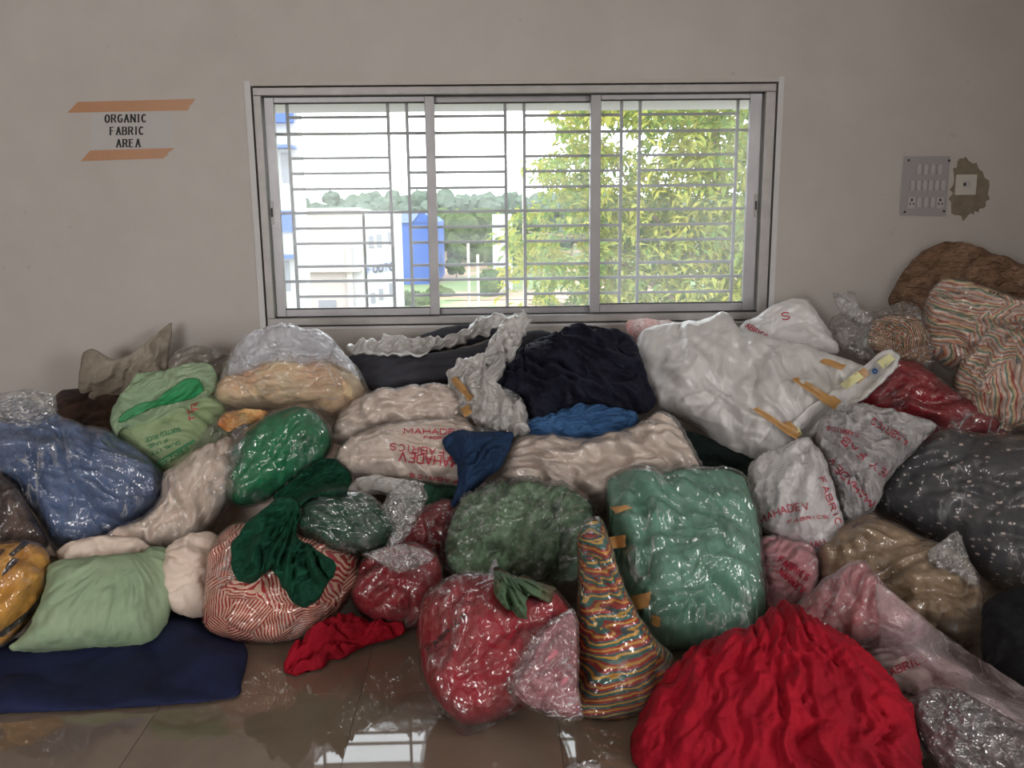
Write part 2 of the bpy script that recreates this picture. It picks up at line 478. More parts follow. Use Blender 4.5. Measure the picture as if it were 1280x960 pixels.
# ---- lettering: a small stroke alphabet
def arc(cx, cy, rx, ry, a0, a1, n=9):
    return [(cx+rx*math.cos(math.radians(a0+(a1-a0)*i/n)), cy+ry*math.sin(math.radians(a0+(a1-a0)*i/n))) for i in range(n+1)]
GL = {
 'A': [[(0, 0), (.5, 1)], [(.5, 1), (1, 0)], [(.2, .36), (.8, .36)]],
 'B': [[(0, 0), (0, 1)], [(0, 1), (.55, 1)]+arc(.55, .76, .33, .24, 90, -90, 6)+[(0, .52)], [(.55, .52)]+arc(.58, .26, .4, .26, 90, -90, 6)+[(0, 0)]],
 'C': [arc(.52, .5, .5, .5, 50, 310, 12)],
 'D': [[(0, 0), (0, 1)], [(0, 1), (.4, 1)]+arc(.45, .5, .52, .5, 90, -90, 9)+[(0, 0)]],
 'E': [[(0, 0), (0, 1)], [(0, 1), (.85, 1)], [(0, .52), (.7, .52)], [(0, 0), (.88, 0)]],
 'F': [[(0, 0), (0, 1)], [(0, 1), (.85, 1)], [(0, .52), (.7, .52)]],
 'G': [arc(.52, .5, .5, .5, 50, 330, 12)+[(.95, .45), (.6, .45)]],
 'H': [[(0, 0), (0, 1)], [(1, 0), (1, 1)], [(0, .5), (1, .5)]],
 'I': [[(.5, 0), (.5, 1)]],
 'L': [[(0, 1), (0, 0)], [(0, 0), (.85, 0)]],
 'M': [[(0, 0), (.05, 1)], [(.05, 1), (.5, .25)], [(.5, .25), (.95, 1)], [(.95, 1), (1, 0)]],
 'N': [[(0, 0), (0, 1)], [(0, 1), (1, 0)], [(1, 0), (1, 1)]],
 'O': [arc(.5, .5, .5, .5, 90, 450, 14)],
 'Q': [arc(.5, .5, .5, .5, 90, 450, 14), [(.6, .3), (1, -.05)]],
 'R': [[(0, 0), (0, 1)], [(0, 1), (.55, 1)]+arc(.55, .75, .35, .25, 90, -90, 6)+[(0, .5)], [(.5, .5), (1, 0)]],
 'S': [arc(.5, .75, .42, .25, 30, 270, 8)+arc(.5, .25, .45, .25, 90, -150, 8)],
 'T': [[(.5, 0), (.5, 1)], [(0, 1), (1, 1)]],
 'U': [[(0, 1), (0, .4)]+arc(.5, .4, .5, .4, 180, 360, 8)+[(1, 1)]],
 'V': [[(0, 1), (.5, 0)], [(.5, 0), (1, 1)]],
 'Y': [[(0, 1), (.5, .5)], [(1, 1), (.5, .5)], [(.5, .5), (.5, 0)]],
}
def strokes(text, width, height, sw, serif=False, gap=.28):
    """quads (each 4 pts) of the text laid in x 0..width, y 0..height, all in the same unit"""
    adv = [(.45 if ch == 'I' else (1.15 if ch == 'M' else (.5 if ch == ' ' else .85)), ch) for ch in text]
    tot = sum(a_ for a_, c_ in adv)+gap*(len(adv)-1)
    k = width/tot; x = 0; quads = []
    for a_, ch in adv:
        for st in GL.get(ch, []):
            pts = [np.array((x+px_*a_, py_)) for px_, py_ in st]
            pts = [np.array((p[0]*k, p[1]*height)) for p in pts]
            for p, q in zip(pts[:-1], pts[1:]):
                d = q-p; L = np.hypot(*d)
                if L < 1e-9: continue
                d = d/L; nn = np.array((-d[1], d[0]))
                wd = sw*(.55+.45*abs(d[1])) if serif else sw
                m = max(1, int(L/(height*.3)))
                ex = d*wd*.25
                for i in range(m):
                    s0, s1 = p+(q-p)*i/m-(ex if i == 0 else 0), p+(q-p)*(i+1)/m+(ex if i == m-1 else 0)
                    quads.append([s0-nn*wd/2, s1-nn*wd/2, s1+nn*wd/2, s0+nn*wd/2])
            if serif and len(st) == 2 and abs(st[0][1]-st[1][1]) > .8:
                for p in pts:
                    quads.append([p+np.array((-sw*.8, -sw*.16)), p+np.array((sw*.8, -sw*.16)), p+np.array((sw*.8, sw*.16)), p+np.array((-sw*.8, sw*.16))])
        x += a_+gap
    return quads

# ---- paper sign taped to the wall
M_PAPER = plain('thin_white_paper', (.53, .50, .485, 1), .8)
M_TAPE = plain('brown_parcel_tape', rgb(170, 122, 86, 1.15), .35, var=.12, vscale=18)
M_INK = plain('black_ink', (.02, .02, .02, 1), .7)
def wall_pts(pts, off):
    return [at(x_, y_, WALL_Y-off) for x_, y_ in pts]
def slab(name, pts, off, th, mat, parent):
    f_ = wall_pts(pts, off+th); b_ = wall_pts(pts, off)
    n = len(pts)
    faces = [tuple(range(n))[::-1], tuple(range(n, 2*n))]+[(i, (i+1) % n, n+(i+1) % n, n+i) for i in range(n)]
    return mesh_obj(name, f_+b_, faces, mat, parent, False)
sign = empty('paper_sign', at(160, 190, WALL_Y), 'thin paper sign reading organic fabric area, taped to the wall', 'sign')
slab('paper', [(114, 134), (216, 131), (214, 190), (114, 193)], .001, .0006, M_PAPER, sign)
slab('tape', [(84, 141), (88, 137), (97, 127.5), (244, 123.5), (240, 130), (237, 132), (235, 138)], .002, .0006, M_TAPE, sign)
slab('tape', [(101, 201.5), (113, 188), (218, 185), (210, 191), (209, 194), (204, 198)], .002, .0006, M_TAPE, sign)
vv, ff = [], []
for text, cx, cy, wd in (('ORGANIC', 157, 148, 51), ('FABRIC', 158.5, 163.5, 41), ('AREA', 160.5, 179, 29)):
    for q in strokes(text, wd, 9.3, 2.1, True, .5):
        b = len(vv)
        for p in q:
            vv.append(at(cx-wd/2+p[0], cy+4.65-p[1]-(p[0]-wd/2)*.012, WALL_Y-.0022))
        ff.append((b, b+1, b+2, b+3))
mesh_obj('lettering', vv, ff, M_INK, sign, False)

# ---- switch board and socket
M_SWB = plain('grey_white_switch_plate', (.36, .335, .345, 1), .35)
M_SW = plain('white_switch_plastic', (.48, .455, .455, 1), .3)
M_CEM = plain('raw_cement', (.23, .19, .14, 1), .95, var=.35, vscale=30, bump=.5, bscale=50)
sw = empty('switch_board', at(1156, 270, WALL_Y), 'large grey switch board with rows of rockers and two sockets', 'switch board')
def wbox(name, cx, cy, hw, hh, off, th, mat, parent, bv=0):
    c_ = at(cx, cy, WALL_Y); s_ = WALL_Y/1090.
    o = MB().box((c_[0]-hw*s_, WALL_Y-off-th, c_[2]-hh*s_), (c_[0]+hw*s_, WALL_Y-off, c_[2]+hh*s_)).build(name, mat, parent)
    return bevel(o, bv) if bv else o
slab('plate', [(1130.5, 195.5), (1188, 195), (1182.8, 270.5), (1125, 269.5)], .0, .011, M_SWB, sw)
for (x_, y_) in ((1134.5, 200.5), (1185, 201), (1129.5, 265), (1178.5, 264)):
    wbox('screw', x_, y_, 1.3, 1.3, .011, .002, M_BLACK, sw)
for row, (xa, xb, yc, n) in enumerate(((1147, 1173, 212, 4), (1139, 1177, 232, 6), (1147, 1164, 253, 3))):
    for i in range(n):
        x_ = xa+(xb-xa)*i/(n-1)
        k = wbox('rocker_switch', x_, yc, 2.4, 5.8, .011, .005, M_SW, sw, .001)
        wbox('rocker_shadow_gap', x_-3.3, yc, .35, 6.2, .011, .0012, M_BAR, sw)
for x_ in (1138, 1173.5):
    s_ = wbox('socket', x_, 253.5, 4.6, 6.8, .011, .004, M_SW, sw, .001)
    for dx, dy, r in ((0, -3.5, 1.2), (-2.2, 1.3, .8), (2.2, 1.3, .8)):
        wbox('socket_hole', x_+dx, 253.5+dy, r, r*1.3, .015, .0006, M_BLACK, sw)
pts = []
for i in range(44):
    a_ = 2*math.pi*i/44
    rx, ry = 24, 38
    r = 1+.10*math.sin(3*a_+1)+.13*random.uniform(-1, 1)
    pts.append((1211+rx*math.cos(a_)*r, 237+ry*math.sin(a_)*r*(1 if math.sin(a_) < 0 else .98)))
slab('cement_patch', pts, .0005, .0015, M_CEM, wall_back)
so = empty('socket_box', at(1206, 243, WALL_Y), 'small square white socket set in a rough cement patch', 'socket')
wbox('plate', 1206, 231, 12.8, 12.2, .002, .012, plain('ivory_plastic', (.58, .55, .49, 1), .4), so, .002)
wbox('hole', 1204, 230.5, 1.7, 1.9, .014, .0008, M_BLACK, so)
wbox('boss', 1207.5, 230.5, 4.2, 4.2, .0135, .0008, M_SW, so, .0008)

# ================================================================== outdoors
GZ = -4.6
def ground_material():
    t = NT('soil_and_grass')
    co = t.n('TexCoord').outputs['Object']
    n = noise_of(t, co, .09, 5, .5)
    c = t.ramp(n, [(.42, (.11, .17, .06)), (.5, (.15, .19, .075)), (.54, (.27, .18, .12)), (.7, (.32, .23, .17))])
    return t.surf(t.n('BsdfPrincipled', {'Base Color': c, 'Roughness': .95}).outputs[0])
o = MB().box((-260, 6, GZ-.5), (260, 420, GZ)).build('ground', ground_material()); o['kind'] = 'structure'

M_BW = plain('white_render', (.44, .44, .45, 1), .9, var=.04, vscale=.6)
M_BC = plain('cream_concrete', (.42, .385, .36, 1), .9, var=.14, vscale=.5)
M_BB = plain('blue_cladding', (.035, .10, .36, 1), .7, var=.08, vscale=.8)
M_BBL = plain('pale_blue_roof_sheet', (.20, .26, .46, 1), .7)
M_BWIN = plain('dark_window_opening', (.20, .21, .24, 1), .4)
M_BBAND = plain('blue_paint_band', (.07, .13, .40, 1), .8)

def span(px0, py0, px1, py1, Y):
    a_, b_ = at(px0, py1, Y), at(px1, py0, Y)
    return a_[0], a_[2], b_[0], b_[2]
def bldg(name, label, px0, py0, px1, Y, depth, mat, zbase=GZ):
    x0, z0, x1, z1 = span(px0, py0, px1, 390, Y)
    b = empty(name, ((x0+x1)/2, Y, zbase), label, 'building')
    MB().box((x0, Y, zbase), (x1, Y+depth, z1)).build('wall', mat, b)
    return b
def face(b, name, px0, py0, px1, py1, Y, mat, out=.06, into=.02):
    x0, z0, x1, z1 = span(px0, py0, px1, py1, Y)
    return MB().box((x0, Y-out, z0), (x1, Y+into, z1)).build(name, mat, b)
# tall white block close by on the left
b = bldg('apartment_block', 'tall white block with blue bands and window hoods', 250, 60, 366, 22, .55, M_BW)
face(b, 'blue_band', 250, 128, 366, 155, 22, M_BBAND, .25)
face(b, 'blue_band', 250, 263, 368, 291, 22, M_BBAND, .12)
for py in (183, 318):
    h_ = face(b, 'window_hood', 330, py, 371, py+4, 22, M_BBAND, .7)
    face(b, 'window', 353, py+8, 361, py+46, 22, M_BWIN, .03)
    face(b, 'window', 338, py+8, 346, py+46, 22, M_BWIN, .03)
# long cream building with flat roof
b = bldg('flat_roofed_building', 'long low cream building with a flat roof and stained wall', 369, 261.5, 452, 52, 4, M_BC)
face(b, 'parapet', 368, 259.5, 452, 264, 52, M_BW, .3)
face(b, 'ledge', 369, 336, 452, 340, 52, M_BC, .5)
face(b, 'doorway', 399, 375, 420, 392, 52, M_BWIN, .05)
face(b, 'pipe', 437, 310, 440, 392, 52, M_BC, .3)
face(b, 'side_panel', 441, 285, 452, 392, 52, M_BW, .05)
b = bldg('office_building', 'white building with small windows and faded blue lettering', 461, 263, 493, 52, 4, M_BW)
for (a_, c_, d_, e_) in ((458, 294, 464, 310), (468, 293, 474, 309), (482, 290, 487, 306), (461, 366, 466, 379), (471, 361, 476, 375), (484, 354, 488, 367)):
    w_ = face(b, 'window', a_+3, c_, d_+3, e_, 52, M_BWIN, .04)
x0, z0, x1, z1 = span(460, 333, 492, 343, 51.9)
vv, ff = [], []
for q in strokes('FOOTO', x1-x0, .42, .1):
    k = len(vv)
    for p in q: vv.append((x0+p[0], 51.93, z0+.06+p[1]+p[0]*.12))
    ff.append((k, k+1, k+2, k+3))
mesh_obj('lettering', vv, ff, plain('faded_blue_sign_paint', (.20, .25, .40, 1), .8), b, False)
# blue shed with a gable
x0, z0, x1, z1 = span(496.5, 278, 545, 358, 74)
b = empty('blue_shed', ((x0+x1)/2, 74, GZ), 'bright blue metal shed with a pale gable roof', 'shed')
MB().box((x0, 74, GZ), (x1, 86, z1)).build('wall', M_BB, b)
xg = at(527, 270, 74)[0]; zt = at(527, 264, 74)[2]; xl = at(515, 278, 74)[0]
mesh_obj('gable', [(xl, 73.9, z1), (x1, 73.9, z1), (xg, 73.9, zt), (xl, 86, z1), (x1, 86, z1), (xg, 86, zt)],
         [(0, 1, 2), (5, 4, 3), (1, 4, 5, 2), (0, 3, 4, 1)], M_BB, b, False)
mesh_obj('roof_sheet', [(x0, 73.8, z1), (xl, 73.8, z1), (xg, 73.8, zt+.05), (x0, 73.8, zt+.05), (x0, 86, z1), (xl, 86, z1), (xg, 86, zt+.05), (x0, 86, zt+.05)],
         [(0, 1, 2, 3), (7, 6, 5, 4), (3, 2, 6, 7), (0, 4, 5, 1), (1, 5, 6, 2), (0, 3, 7, 4)], M_BBL, b, False)
# white house among the trees
b = bldg('white_house', 'small plain white house half hidden by the tree', 617, 268, 640, 66, 5, M_BW)
b = bldg('boundary_wall', 'low pinkish brick boundary wall on bare ground', 556, 383, 760, 60, .4, plain('pink_brick', (.62, .42, .32, 1), .9, var=.15, vscale=2))
for px, y0_, Y, nm in ((585, 302, 55, 0), (597, 318, 53, 0), (654, 212, 60, 0)):
    z_ = at(px, y0_, Y)
    o = MB().tube([(z_[0], Y, GZ), (z_[0], Y, z_[2])], .09, 8).build('utility_pole', M_BC)
    tag(o, 'thin pale concrete pole standing on the open ground', 'pole', 'poles outside the window')

def crown(name, label, group, cx, cy, base, h, r, mat, seed, trunk):
    """lumpy crown on a trunk"""
    rn = random.Random(seed)
    root = empty(name, (cx, cy, base), label, 'tree', group)
    bm = bmesh.new()
    n = 13
    for k in range(n):
        a_ = rn.uniform(0, 6.28); rr = r*rn.uniform(.1, .62)
        m = Matrix.Translation((rr*math.cos(a_), rr*math.sin(a_), h*rn.uniform(.2, .86)))
        ret = bmesh.ops.create_icosphere(bm, subdivisions=2, radius=r*rn.uniform(.35, .6), matrix=m)
        for v in ret['verts']:
            v.co += Vector((rn.uniform(-1, 1), rn.uniform(-1, 1), rn.uniform(-1, 1)))*r*.10
    me = bpy.data.meshes.new('crown'); bm.to_mesh(me); bm.free(); me.materials.append(mat)
    c = bpy.data.objects.new('crown', me); link(c, root)
    t = MB().tube([(cx, cy, base), (cx, cy, base+h*.6)], [r*.09, r*.05], 6).build('trunk', trunk, root)
    return root
M_TRUNK = plain('grey_bark', (.30, .23, .17, 1), .95, var=.3, vscale=5)
def leafy(name, c1, c2, scale):
    t = NT(name)
    co = t.n('TexCoord').outputs['Object']
    n = noise_of(t, co, scale, 4)
    n2 = noise_of(t, co, scale*9, 2)
    c = t.mix(t.ramp(t.math('ADD', t.math('MULTIPLY', n, .6), t.math('MULTIPLY', n2, .4)), [(.42, (0, 0, 0)), (.58, (1, 1, 1))]), c1, c2)
    d = t.n('BsdfDiffuse', {'Color': c}).outputs[0]
    tl = t.n('BsdfTranslucent', {'Color': c}).outputs[0]
    return t.surf(t.n('MixShader', {0: .4, 1: d, 2: tl}).outputs[0])
M_FAR = leafy('haze_paled_foliage', (.15, .20, .155, 1), (.21, .26, .205, 1), .5)  # pale greyish green: distance haze put into the leaf colour
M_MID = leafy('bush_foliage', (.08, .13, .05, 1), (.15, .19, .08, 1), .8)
M_LEAF = leafy('yellow_green_leaves', (.15, .25, .075, 1), (.46, .43, .10, 1), 1.2)
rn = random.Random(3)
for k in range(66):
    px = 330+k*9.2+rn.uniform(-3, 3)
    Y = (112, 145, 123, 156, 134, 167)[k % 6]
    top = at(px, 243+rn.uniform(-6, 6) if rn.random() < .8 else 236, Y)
    crown('distant_tree', 'green tree, coloured pale for haze, in the far row along the horizon', 'trees along the horizon', top[0], Y, GZ, top[2]-GZ, rn.uniform(2.3, 2.7), M_FAR, k, M_TRUNK)
for k, (px, py, Y) in enumerate(((556, 262, 104), (578, 266, 98), (602, 263, 106), (624, 264, 92), (668, 266, 86), (570, 300, 80), (612, 338, 64), (548, 368, 64), (522, 376, 58))):
    top = at(px, py, Y)
    crown('roadside_tree', ('rounded green tree on the open ground behind the sheds' if py < 290 else 'low green bush on the open ground outside'), 'greenery on the open ground', top[0], Y, GZ, top[2]-GZ, 2.4 if py < 290 else 1.2, M_MID, 100+k, M_TRUNK)

# the leafy tree just outside the window
tree = empty('leafy_tree', (at(905, 300, 10)[0], 10, GZ), 'large yellow-green leafy tree just outside the window', 'tree')
tb = at(905, 390, 10)
def P(px, py, Y): return at(px, py, Y)
trunk_path = [np.array((tb[0]+.3, 10, GZ)), P(915, 420, 10), P(908, 330, 10), P(900, 240, 10.1), P(890, 150, 10.2), P(885, 90, 10.2)]
MB().tube(trunk_path, [.13, .10, .085, .07, .05, .03], 8).build('trunk', M_TRUNK, tree, True)
br = [[P(908, 350, 10), P(860, 320, 9.7), P(800, 250, 9.4), P(740, 160, 9.2)],
      [P(905, 320, 10), P(840, 330, 10.4), P(760, 300, 10.6), P(660, 290, 10.8)],
      [P(912, 400, 10), P(850, 380, 9.6), P(780, 330, 9.4), P(700, 330, 9.2)],
      [P(900, 250, 10.1), P(930, 200, 10), P(950, 130, 9.9)],
      [P(910, 400, 10), P(840, 400, 10), P(740, 380, 10), P(660, 380, 10)],
      [P(900, 230, 10.1), P(860, 180, 10.3), P(820, 130, 10.4)]]
for p in br:
    MB().tube(p, [.05, .035, .022, .01][:len(p)], 6).build('branch', M_TRUNK, tree, True)
rn = random.Random(11)
lv, lf = [], []
def inside(px, py):
    """where the crown stands, seen from the room"""
    left = 705 if py < 200 else (672 if py < 235 else (690 if py < 262 else 632))
    left += 14*math.sin(py*.12)+10*math.sin(py*.31)
    if px < left: return False
    for hx, hy, r in ((715, 308, 20), (695, 262, 16), (752, 162, 12), (785, 170, 22), (830, 168, 15), (768, 215, 12), (660, 285, 14), (812, 195, 12), (780, 310, 8), (938, 180, 9), (690, 285, 13), (740, 255, 8), (650, 372, 26), (700, 368, 14), (668, 345, 12), (722, 350, 8)):
        if (px-hx)**2+(py-hy)**2 < r*r: return rn.random() < .06
    return True
nleaf = 0
while nleaf < 4600:
    px, py = rn.uniform(620, 985), rn.uniform(100, 430)
    if not inside(px, py): continue
    Y = rn.uniform(8.6, 11.2)
    c = at(px, py, Y)
    yaw0 = rn.uniform(0, 6.28)
    for j in range(rn.choice((3, 4, 5, 6))):
        L = rn.uniform(.08, .16); W = L*rn.uniform(.32, .46)
        a_ = yaw0+rn.uniform(-1.6, 1.6)
        dn = rn.uniform(-1.2, .15)
        d = np.array((math.cos(a_)*math.cos(dn), math.sin(a_)*math.cos(dn), math.sin(dn)))
        s = np.cross(d, (0, 0, 1)); s /= np.linalg.norm(s)+1e-6
        u = np.cross(s, d)*.02
        b0 = c+np.array((rn.uniform(-.07, .07), rn.uniform(-.07, .07), rn.uniform(-.07, .07)))
        k = len(lv)
        lv += [b0, b0+d*L*.45+s*W/2+u, b0+d*L, b0+d*L*.45-s*W/2+u]
        lf.append((k, k+1, k+2, k+3))
    nleaf += 1
o = mesh_obj('foliage', lv, lf, M_LEAF, tree, False); o['kind'] = 'stuff'

# ================================================================== bags and cloth
_SY = np.array([[300, 4.12], [350, 4.05], [400, 3.98], [450, 3.84], [500, 3.67], [550, 3.49], [600, 3.31], [650, 3.13], [700, 2.97], [750, 2.82], [800, 2.67], [850, 2.5], [900, 2.33], [960, 2.13], [1020, 1.95]])
def surf_y(py):
    return float(np.interp(py, _SY[:, 0], _SY[:, 1]))

def spline(pts, m=480):
    P_ = np.asarray(pts, float); n = len(P_)
    out = []
    k = max(4, m//n)
    tt = np.linspace(0, 1, k, endpoint=False)[:, None]
    idx = []
    for i in range(n):
        p0, p1, p2, p3 = P_[i-1], P_[i], P_[(i+1) % n], P_[(i+2) % n]
        idx.append(i*k)
        # tension keeps corners from overshooting
        c = .42
        m1, m2 = c*(p2-p0), c*(p3-p1)
        out.append((2*tt**3-3*tt**2+1)*p1+(tt**3-2*tt**2+tt)*m1+(-2*tt**3+3*tt**2)*p2+(tt**3-tt**2)*m2)
    return np.concatenate(out), idx

def patch_px(pts, n, corners=None, jit=0.0, seed=0):
    """n x n grid of pixel positions filling a traced outline"""
    D, idx = spline(pts)
    P_ = np.asarray(pts, float)
    if corners is None:
        lo, hi = P_.min(0), P_.max(0)
        q = (P_-lo)/(hi-lo)*2-1
        cs = [int(np.argmax(-q[:, 0]-q[:, 1])), int(np.argmax(q[:, 0]-q[:, 1])), int(np.argmax(q[:, 0]+q[:, 1])), int(np.argmax(-q[:, 0]+q[:, 1]))]
    else:
        cs = list(corners)
    m = len(D)
    ci = [idx[c] for c in cs]
    # outlines are clockwise as seen
    gaps = [(ci[(i+1) % 4]-ci[i]) % m for i in range(4)]
    if len(set(ci)) < 4 or sum(gaps) != m or min(gaps) < m*.06:
        start = ci[0]
        seg = np.r_[0, np.cumsum(np.linalg.norm(np.diff(np.r_[D, D[:1]], axis=0), axis=1))]
        L = seg[-1]
        ci = [int(np.searchsorted(seg, (seg[start]+L*k/4) % L)) % m for k in range(4)]
        gaps = [(ci[(i+1) % 4]-ci[i]) % m for i in range(4)]
    def side(i):
        s = D[[(ci[i]+k) % m for k in range(gaps[i]+1)]]
        l = np.r_[0, np.cumsum(np.linalg.norm(np.diff(s, axis=0), axis=1))]
        x = np.linspace(0, l[-1], n)
        return np.stack([np.interp(x, l, s[:, 0]), np.interp(x, l, s[:, 1])], -1)
    top, right, bot, left = side(0), side(1), side(2)[::-1], side(3)[::-1]
    u = np.linspace(0, 1, n)
    U_, V_ = np.meshgrid(u, u)           # V rows down
    U3, V3 = U_[..., None], V_[..., None]
    G = (1-V3)*top[None]+V3*bot[None]+(1-U3)*left[:, None]+U3*right[:, None] \
        - ((1-U3)*(1-V3)*top[0]+U3*(1-V3)*top[-1]+(1-U3)*V3*bot[0]+U3*V3*bot[-1])
    for _ in range(40):
        G[1:-1, 1:-1] = .25*(G[:-2, 1:-1]+G[2:, 1:-1]+G[1:-1, :-2]+G[1:-1, 2:])
    if jit:
        for d in range(2):
            e_ = fbm(G[..., 0]/14.+d*31, G[..., 1]/14., seed+77+d, 2)*jit
            G[..., d] += e_
    return G, U_*2-1, V_*2-1

def quads(n):
    i, j = np.meshgrid(np.arange(n-1), np.arange(n-1), indexing='ij')
    a = (i*n+j).ravel()
    return np.stack([a, a+n, a+n+1, a+1], -1)

def closed(front, back):
    """join two n x n sheets that share their rim into one closed skin"""
    n = front.shape[0]
    idx = np.arange(n*n).reshape(n, n)
    bidx = idx.copy()
    bidx[1:-1, 1:-1] = n*n+np.arange((n-2)**2).reshape(n-2, n-2)
    v = np.concatenate([front.reshape(-1, 3), back[1:-1, 1:-1].reshape(-1, 3)])
    f = [tuple(q) for q in quads(n)]
    b = np.stack([bidx[:-1, :-1], bidx[:-1, 1:], bidx[1:, 1:], bidx[1:, :-1]], -1).reshape(-1, 4)
    return v, f+[tuple(q) for q in b]

SEED = [0]
def plane_of(pts, depth, tilt, side=0):
    c = np.asarray(pts, float).mean(0)
    P0 = at(c[0], c[1], depth)
    d = dirs(c); d = d/np.linalg.norm(d)
    nrm = -d
    right = np.cross(nrm, (0, 0, 1)); right = -right/np.linalg.norm(right)
    up = np.cross(right, nrm) if np.cross(right, nrm)[2] > 0 else -np.cross(right, nrm)
    a_, s_ = math.radians(tilt), math.radians(side)
    nrm = nrm*math.cos(a_)+up*math.sin(a_)
    nrm = nrm*math.cos(s_)+right*math.sin(s_)
    nrm /= np.linalg.norm(nrm)
    return P0, nrm, right

def puff_geo(pts, depth, Tf, Tb, n=56, tilt=14, side=0, folds=(), p=2.4, q=.5, seed=0, jit=1.2, corners=None, off=0.0, extra=(), fl=.004, env=.35, nest=.005, skip=()):
    G, u, v = patch_px(pts, n, corners, jit, seed)
    P0, nrm, right = plane_of(pts, depth, tilt, side)
    Q = on_plane(G, P0, nrm)
    rel = Q-P0
    up2 = np.cross(nrm, right); up2 /= np.linalg.norm(up2)
    if up2[2] < 0: up2 = -up2
    A_, B_ = rel @ right, rel @ up2
    base = (np.clip(1-np.abs(u)**p, 0, 1)*np.clip(1-np.abs(v)**p, 0, 1))**q
    ev = base**env
    h = Tf*base+ev*eval_folds(A_, B_, G, folds, seed)
    if len(extra): h = h+ev*eval_folds(A_, B_, G, extra, seed+500)
    h = h+off*ev
    h = np.maximum(h, -Tb*base*.8)
    front = Q+nrm*h[..., None]
    back = Q-nrm*((Tb+off)*base)[..., None]
    for S_ in (front, back):
        S_[..., 2] = np.maximum(S_[..., 2], fl)
        S_[..., 1] = np.minimum(S_[..., 1], WALL_Y-.012)
        S_[..., 0] = np.minimum(S_[..., 0], ROOM_X1-.012)
    nest_back(front, back, nest, skip)
    return front, back

TREES = []          # (lo, hi, bvh, object) of what already lies in the heap
def nest_back(front, back, gap, skip=()):
    """press the hidden side of a bag against what lies behind it, instead of into it"""
    n = back.shape[0]
    al = np.concatenate([front.reshape(-1, 3), back.reshape(-1, 3)])
    lo, hi = al.min(0), al.max(0)
    near = [t[2] for t in TREES if t[3] not in skip and (t[0] < hi).all() and (t[1] > lo).all()]
    if not near: return
    C_ = Vector(CAM)
    for i in range(1, n-1):
        for j in range(1, n-1):
            b = back[i, j]-CAM; L = math.sqrt(b @ b); d = Vector(b/L)
            f = front[i, j]-CAM; Lf = math.sqrt(f @ f)
            best = L
            for tr in near:
                h = tr.ray_cast(C_, d, L)
                if h[0] is not None and h[3]-gap < best: best = h[3]-gap
            if best < L:
                back[i, j] = CAM+b/L*max(best, min(Lf+.004, L))

def remember(o):
    b = bvh_of([o])
    org = np.zeros(3); pr = o
    while pr is not None:
        org += np.array(pr.location); pr = pr.parent
    co = np.empty(len(o.data.vertices)*3); o.data.vertices.foreach_get('co', co)
    co = co.reshape(-1, 3)+org
    TREES.append((co.min(0), co.max(0), b, o.name))

def scale_pts(pts, k):
    P_ = np.asarray(pts, float); c = P_.mean(0)
    return (c+(P_-c)*k).tolist()

def soft(wl=.10, amp=.02, ang=20, st=4.0):
    return [('d', ang, wl, st, amp*1.7, 'b'), ('d', ang+28, wl*.5, 5.0, amp*.7, 'b'), ('d', ang-60, wl*1.6, 1.5, amp*1.1, 'n'), ('d', ang-12, wl*.24, 6.0, amp*.22, 'b')]

def crinkle(amp=.007, ang=35, wl=.06):
    return [('d', ang, wl*1.4, 8, amp, 'k'), ('d', ang+75, wl*1.6, 7, amp*.6, 'k'), ('d', ang+20, wl*.6, 8, amp*.35, 'k')]

LAST = {}
def thing(name, label, cat, front, group=None):
    f = front.reshape(-1, 3)
    loc = (f[:, 0].mean(), f[:, 1].mean(), f[:, 2].min())
    return empty(name, loc, label, cat, group)

def add_closed(name, front, back, mat, parent):
    v, f = closed(front, back)
    return mesh_obj(name, v, f, mat, parent, True)

def bundle(name, label, cat, pts, mat, T=(.10, .10), dy=0.0, part='fabric', film_mat=None, film_pts=None, fab_pts=None,
           folds=None, fcr=None, n=56, tilt=14, side=0, p=2.4, q=.5, jit=1.2, corners=None, film_off=.006, film_scale=1.035, group=None, depth=None, fl=.004, film_part='plastic_film', auto=True):
    """a filled bag or a heap of cloth, traced outline, real thickness"""
    SEED[0] += 1; sd = SEED[0]
    c = np.asarray(pts, float).mean(0)
    Y = depth if depth is not None else surf_y(c[1])+.55*T[0]+dy
    folds = soft() if folds is None else folds
    ip = fab_pts or pts
    if auto:                                    # nothing sinks through the tiles: bring it forward until it stands on them
        low = max(film_pts or ip, key=lambda p_: p_[1])
        for _ in range(60):
            P0_, n_, _r = plane_of(ip, Y, tilt, side)
            if on_plane(np.array(low, float)[None], P0_, n_)[0][2] > -.015: break
            Y -= .012
    fr, bk = puff_geo(ip, Y, T[0], T[1], n, tilt, side, folds, p, q, sd, jit, corners if not fab_pts else None, fl=fl)
    root = thing(name, label, cat, fr, group)
    o = add_closed(part, fr, bk, mat, root)
    res = {'root': root, 'fabric': o, 'Y': Y}
    if film_mat is not None:
        op = film_pts or scale_pts(ip, film_scale)
        f2, b2 = puff_geo(op, Y, T[0]*1.03, T[1]*1.02, n, tilt, side, folds, p, q, sd, jit, corners if film_pts is None else None,
                          off=film_off, extra=fcr if fcr is not None else crinkle(), fl=max(.002, fl-.002), nest=.002)
        res['film'] = add_closed(film_part, f2, b2, film_mat, root)
    remember(res.get('film') or o)
    return res

def bvh_of(objs):
    vs_, fs_ = [], []
    for o in objs:
        b = len(vs_)
        org = np.zeros(3); pr = o
        while pr is not None:
            org += np.array(pr.location); pr = pr.parent
        me = o.data
        co = np.empty(len(me.vertices)*3); me.vertices.foreach_get('co', co)
        vs_ += [tuple(x) for x in (co.reshape(-1, 3)+org)]
        fs_ += [tuple(i+b for i in pl.vertices) for pl in me.polygons]
    return BVHTree.FromPolygons(vs_, fs_)

